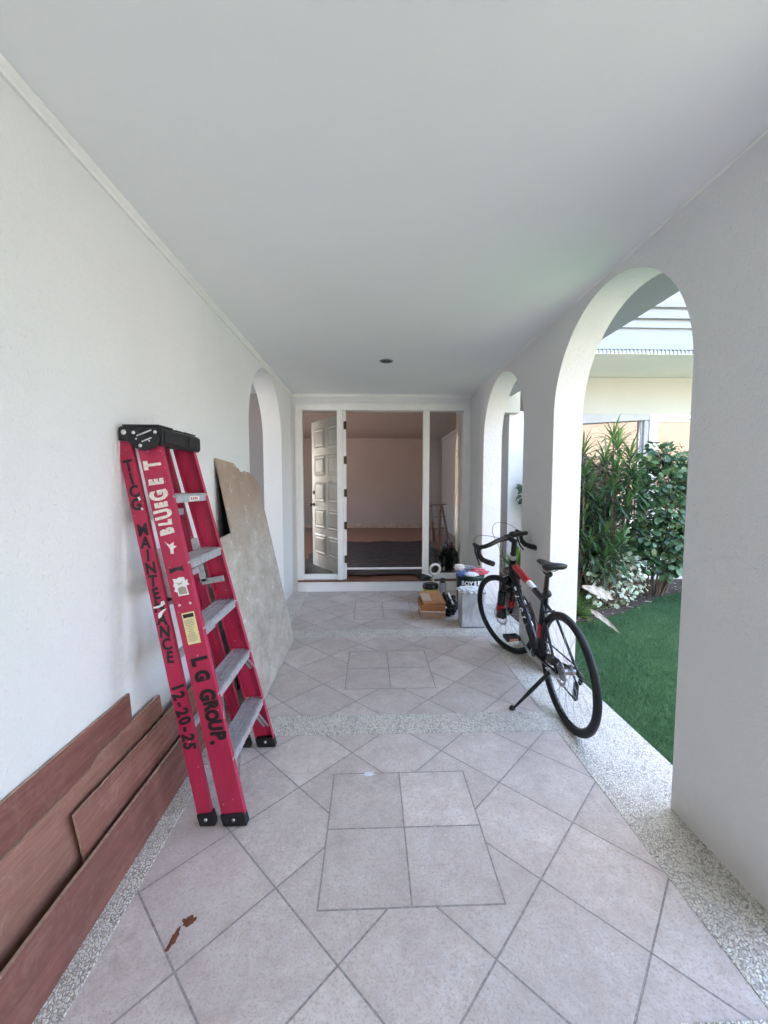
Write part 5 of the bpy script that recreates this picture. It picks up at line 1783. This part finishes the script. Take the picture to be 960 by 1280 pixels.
# square tin
t = empty('square_tin', (1.045, 4.075, 0.003), (0, 0, -0.035))
tag(t, 'silver square oil tin standing by the bicycle front wheel', 'tin')
h_ = 0.355
MB().box((-0.118, -0.118, 0.0), (0.118, 0.118, h_)).build('tin_body', 'tin', t, bevel=0.012, seg=3)
mb = MB()
for z in (0.002, h_ - 0.006):
    mb.box((-0.121, -0.121, z), (0.121, -0.1185, z + 0.008)).box((-0.121, 0.1185, z), (0.121, 0.121, z + 0.008)).box((-0.121, -0.118, z), (-0.1185, 0.118, z + 0.008)).box((0.1185, -0.118, z), (0.121, 0.118, z + 0.008))
mb.build('seam', 'dull_steel', t)
MB().lathe([(0.001, 0.026), (0.022, 0.024), (0.024, 0.0)], Matrix.Translation((0.06, -0.06, h_)), 18).build('cap', 'black', t)
crumple(1.03, 4.05, h_ + 0.018, 0.115, 0.10, 0.024, 3, 'crumpled_paper', 'cloth_white', 'crumpled white paper lying on top of the square tin', 'paper', 4, 0.35)
# dark green pail
t = empty('paint_pail', (1.165, 4.62, 0.003))
tag(t, 'dark green paint pail lettered BOYSEN, behind the square tin', 'pail')
MB().lathe([(0.001, 0), (0.140, 0.0), (0.146, 0.02), (0.160, 0.375), (0.166, 0.38), (0.166, 0.405), (0.157, 0.405), (0.154, 0.37), (0.001, 0.365)], n=44).build('pail_body', 'green_pail', t)
tx = MB()
for i, ch in enumerate('BOYSEN'):
    a = R_(-90 - 43 + i * 17)
    rr = 0.1592
    c = Vector((rr * math.cos(a), rr * math.sin(a), 0.325))
    Zv = Vector((math.cos(a), math.sin(a), 0)); Yv = Vector((0, 0, 1)); X = Yv.cross(Zv)
    M = Matrix(((X.x, Yv.x, Zv.x, c.x), (X.y, Yv.y, Zv.y, c.y), (X.z, Yv.z, Zv.z, c.z), (0, 0, 0, 1)))
    text_mesh(tx, ch, 0.064, M, bold=0.003, depth=0.001)
tx.build('lettering', 'bike_white', t)
bd = MB()
for i in range(9):
    a0_, a1_ = R_(-135 + i * 8), R_(-135 + i * 8 + 5)
    bd.hexa([Vector((r_ * math.cos(a_), r_ * math.sin(a_), z)) for z in (0.272, 0.277) for (r_, a_) in ((0.150, a0_), (0.1572, a0_), (0.1572, a1_), (0.150, a1_))])
bd.build('print_line', 'tape', t)
for (x, y, z, rx, ry, rz, sd, nm, mt, lab, ct) in (
        (1.075, 4.55, 0.425, 0.075, 0.06, 0.026, 7, 'rag', 'rag_blue', 'blue rag hanging over the left rim of the paint pail', 'rag'),
        (1.155, 4.50, 0.432, 0.065, 0.05, 0.022, 17, 'rag', 'cloth_white', 'white rag between the blue and the red rags on the paint pail', 'rag'),
        (1.245, 4.55, 0.445, 0.085, 0.06, 0.032, 9, 'rag', 'rag_red', 'pinkish red rag on the right of the paint pail', 'rag'),
        (1.055, 4.66, 0.475, 0.050, 0.03, 0.034, 10, 'crumpled_paper', 'tape', 'small pale paper wad at the back left of the paint pail', 'paper'),
        (1.15, 4.68, 0.465, 0.07, 0.04, 0.026, 19, 'rag', 'grey_plastic', 'grey rag at the back of the paint pail', 'rag')):
    crumple(x, y, z, rx, ry, rz, sd, nm, mt, lab, ct, 4, 0.42)
# grey bottle
t = empty('spray_can', (0.865, 4.74, 0.003))
tag(t, 'grey cylindrical can with a dark cap left of the paint pail', 'can')
MB().lathe([(0.001, 0), (0.044, 0.0), (0.045, 0.01), (0.045, 0.26), (0.040, 0.275), (0.001, 0.276)], n=24).build('can_body', 'grey_plastic', t)
MB().lathe([(0.001, 0.33), (0.030, 0.328), (0.033, 0.277)], n=20).build('cap', 'black', t)
# lime container
t = empty('lime_container', (0.735, 4.85, 0.003), (0, 0, 0.2))
tag(t, 'lime yellow tub with a dark lid below the tape roll', 'tub')
MB().lathe([(0.001, 0), (0.085, 0.0), (0.095, 0.19), (0.001, 0.19)], n=26).build('tub_body', 'lime', t)
MB().lathe([(0.099, 0.185), (0.100, 0.215), (0.09, 0.235), (0.001, 0.236)], n=26).build('lid', 'black', t)
crumple(0.66, 4.90, 0.30, 0.07, 0.05, 0.035, 12, 'rag', 'black', 'dark rag lying on the lid of the lime tub', 'rag', 3, 0.4)
t = empty('tape_roll', (0.80, 4.93, 0.40), (R_(8), 0, R_(12)))
tag(t, 'cream ring of masking tape standing up behind the lime tub', 'tape roll')
MB().torus(0.066, 0.014, ID, 36, 8, 0, rz=0.022).build('tape_ring', 'tape', t)
MB().tube([(-0.02, 0.0, -0.4), (-0.01, 0.02, -0.08)], 0.018, 8).build('support_stick', 'tape', t)
# heap of dark tools between the box and the tin
t = empty('tool_heap', (0.83, 4.42, 0.003))
tag(t, 'low heap of black tools and cables between the cardboard box and the tin', 'tools')
def rel(o): o.parent = t; return o
crumple(0, 0, 0.085, 0.12, 0.12, 0.10, 15, 'tool_bag', 'black', sub=4, amp=0.45, parent=t)
mb = MB().tube(bez((-.12, -.12, .05), (-.02, -.2, .16), (.08, -.14, .04), (.10, -.05, .14)), 0.008, 8)
mb.tube(bez((-.05, -.10, .16), (.02, -.16, .22), (.10, -.1, .16), (.06, .02, .18)), 0.007, 8)
mb.build('cable', 'rubber', t)
MB().bar((-0.08, -0.10, 0.14), (0.0, -0.13, 0.10), 0.03, 0.022).build('white_handle', 'cloth_white', t, bevel=0.005)
MB().bar((0.03, -0.05, 0.25), (0.10, -0.10, 0.08), 0.022, 0.014).build('brush_handle', 'tape', t, bevel=0.003)

# ------------------------------------------------------------------ stains on the tiles
def stain(cx_, cy_, pts, label, mat='rust', z=0.0006):
    n = len(pts)
    top = [(cx_ + x, cy_ + y, z + 0.0006) for x, y in pts]
    bot = [(cx_ + x, cy_ + y, z - 0.0002) for x, y in pts]
    mb = MB().add(top + bot, [tuple(range(n))] + [(i, (i + 1) % n, n + (i + 1) % n, n + i) for i in range(n)])
    o = mb.build('stain', mat, tri=True, loc=(cx_, cy_, 0))
    return tag(o, label, 'stain')
rs = random.Random(4)
def blobpts(rx, ry, rot, n=22, j=0.35):
    out = []
    for i in range(n):
        a = 2 * PI * i / n
        k = 1 + rs.uniform(-j, j)
        x, y = rx * k * math.cos(a), ry * k * math.sin(a)
        out.append((x * math.cos(rot) - y * math.sin(rot), x * math.sin(rot) + y * math.cos(rot)))
    return out
stain(-0.632, 1.215, blobpts(0.012, 0.030, -0.2), 'rust brown elongated stain on the tiles, left of the two')
stain(-0.607, 1.268, blobpts(0.019, 0.016, 0), 'darker round rust stain just above the elongated one')
stain(0.0 - 0.01, 1.93, blobpts(0.030, 0.016, 0.3, j=.5), 'small white paint smudge at the near edge of a square panel', 'cloth_white')
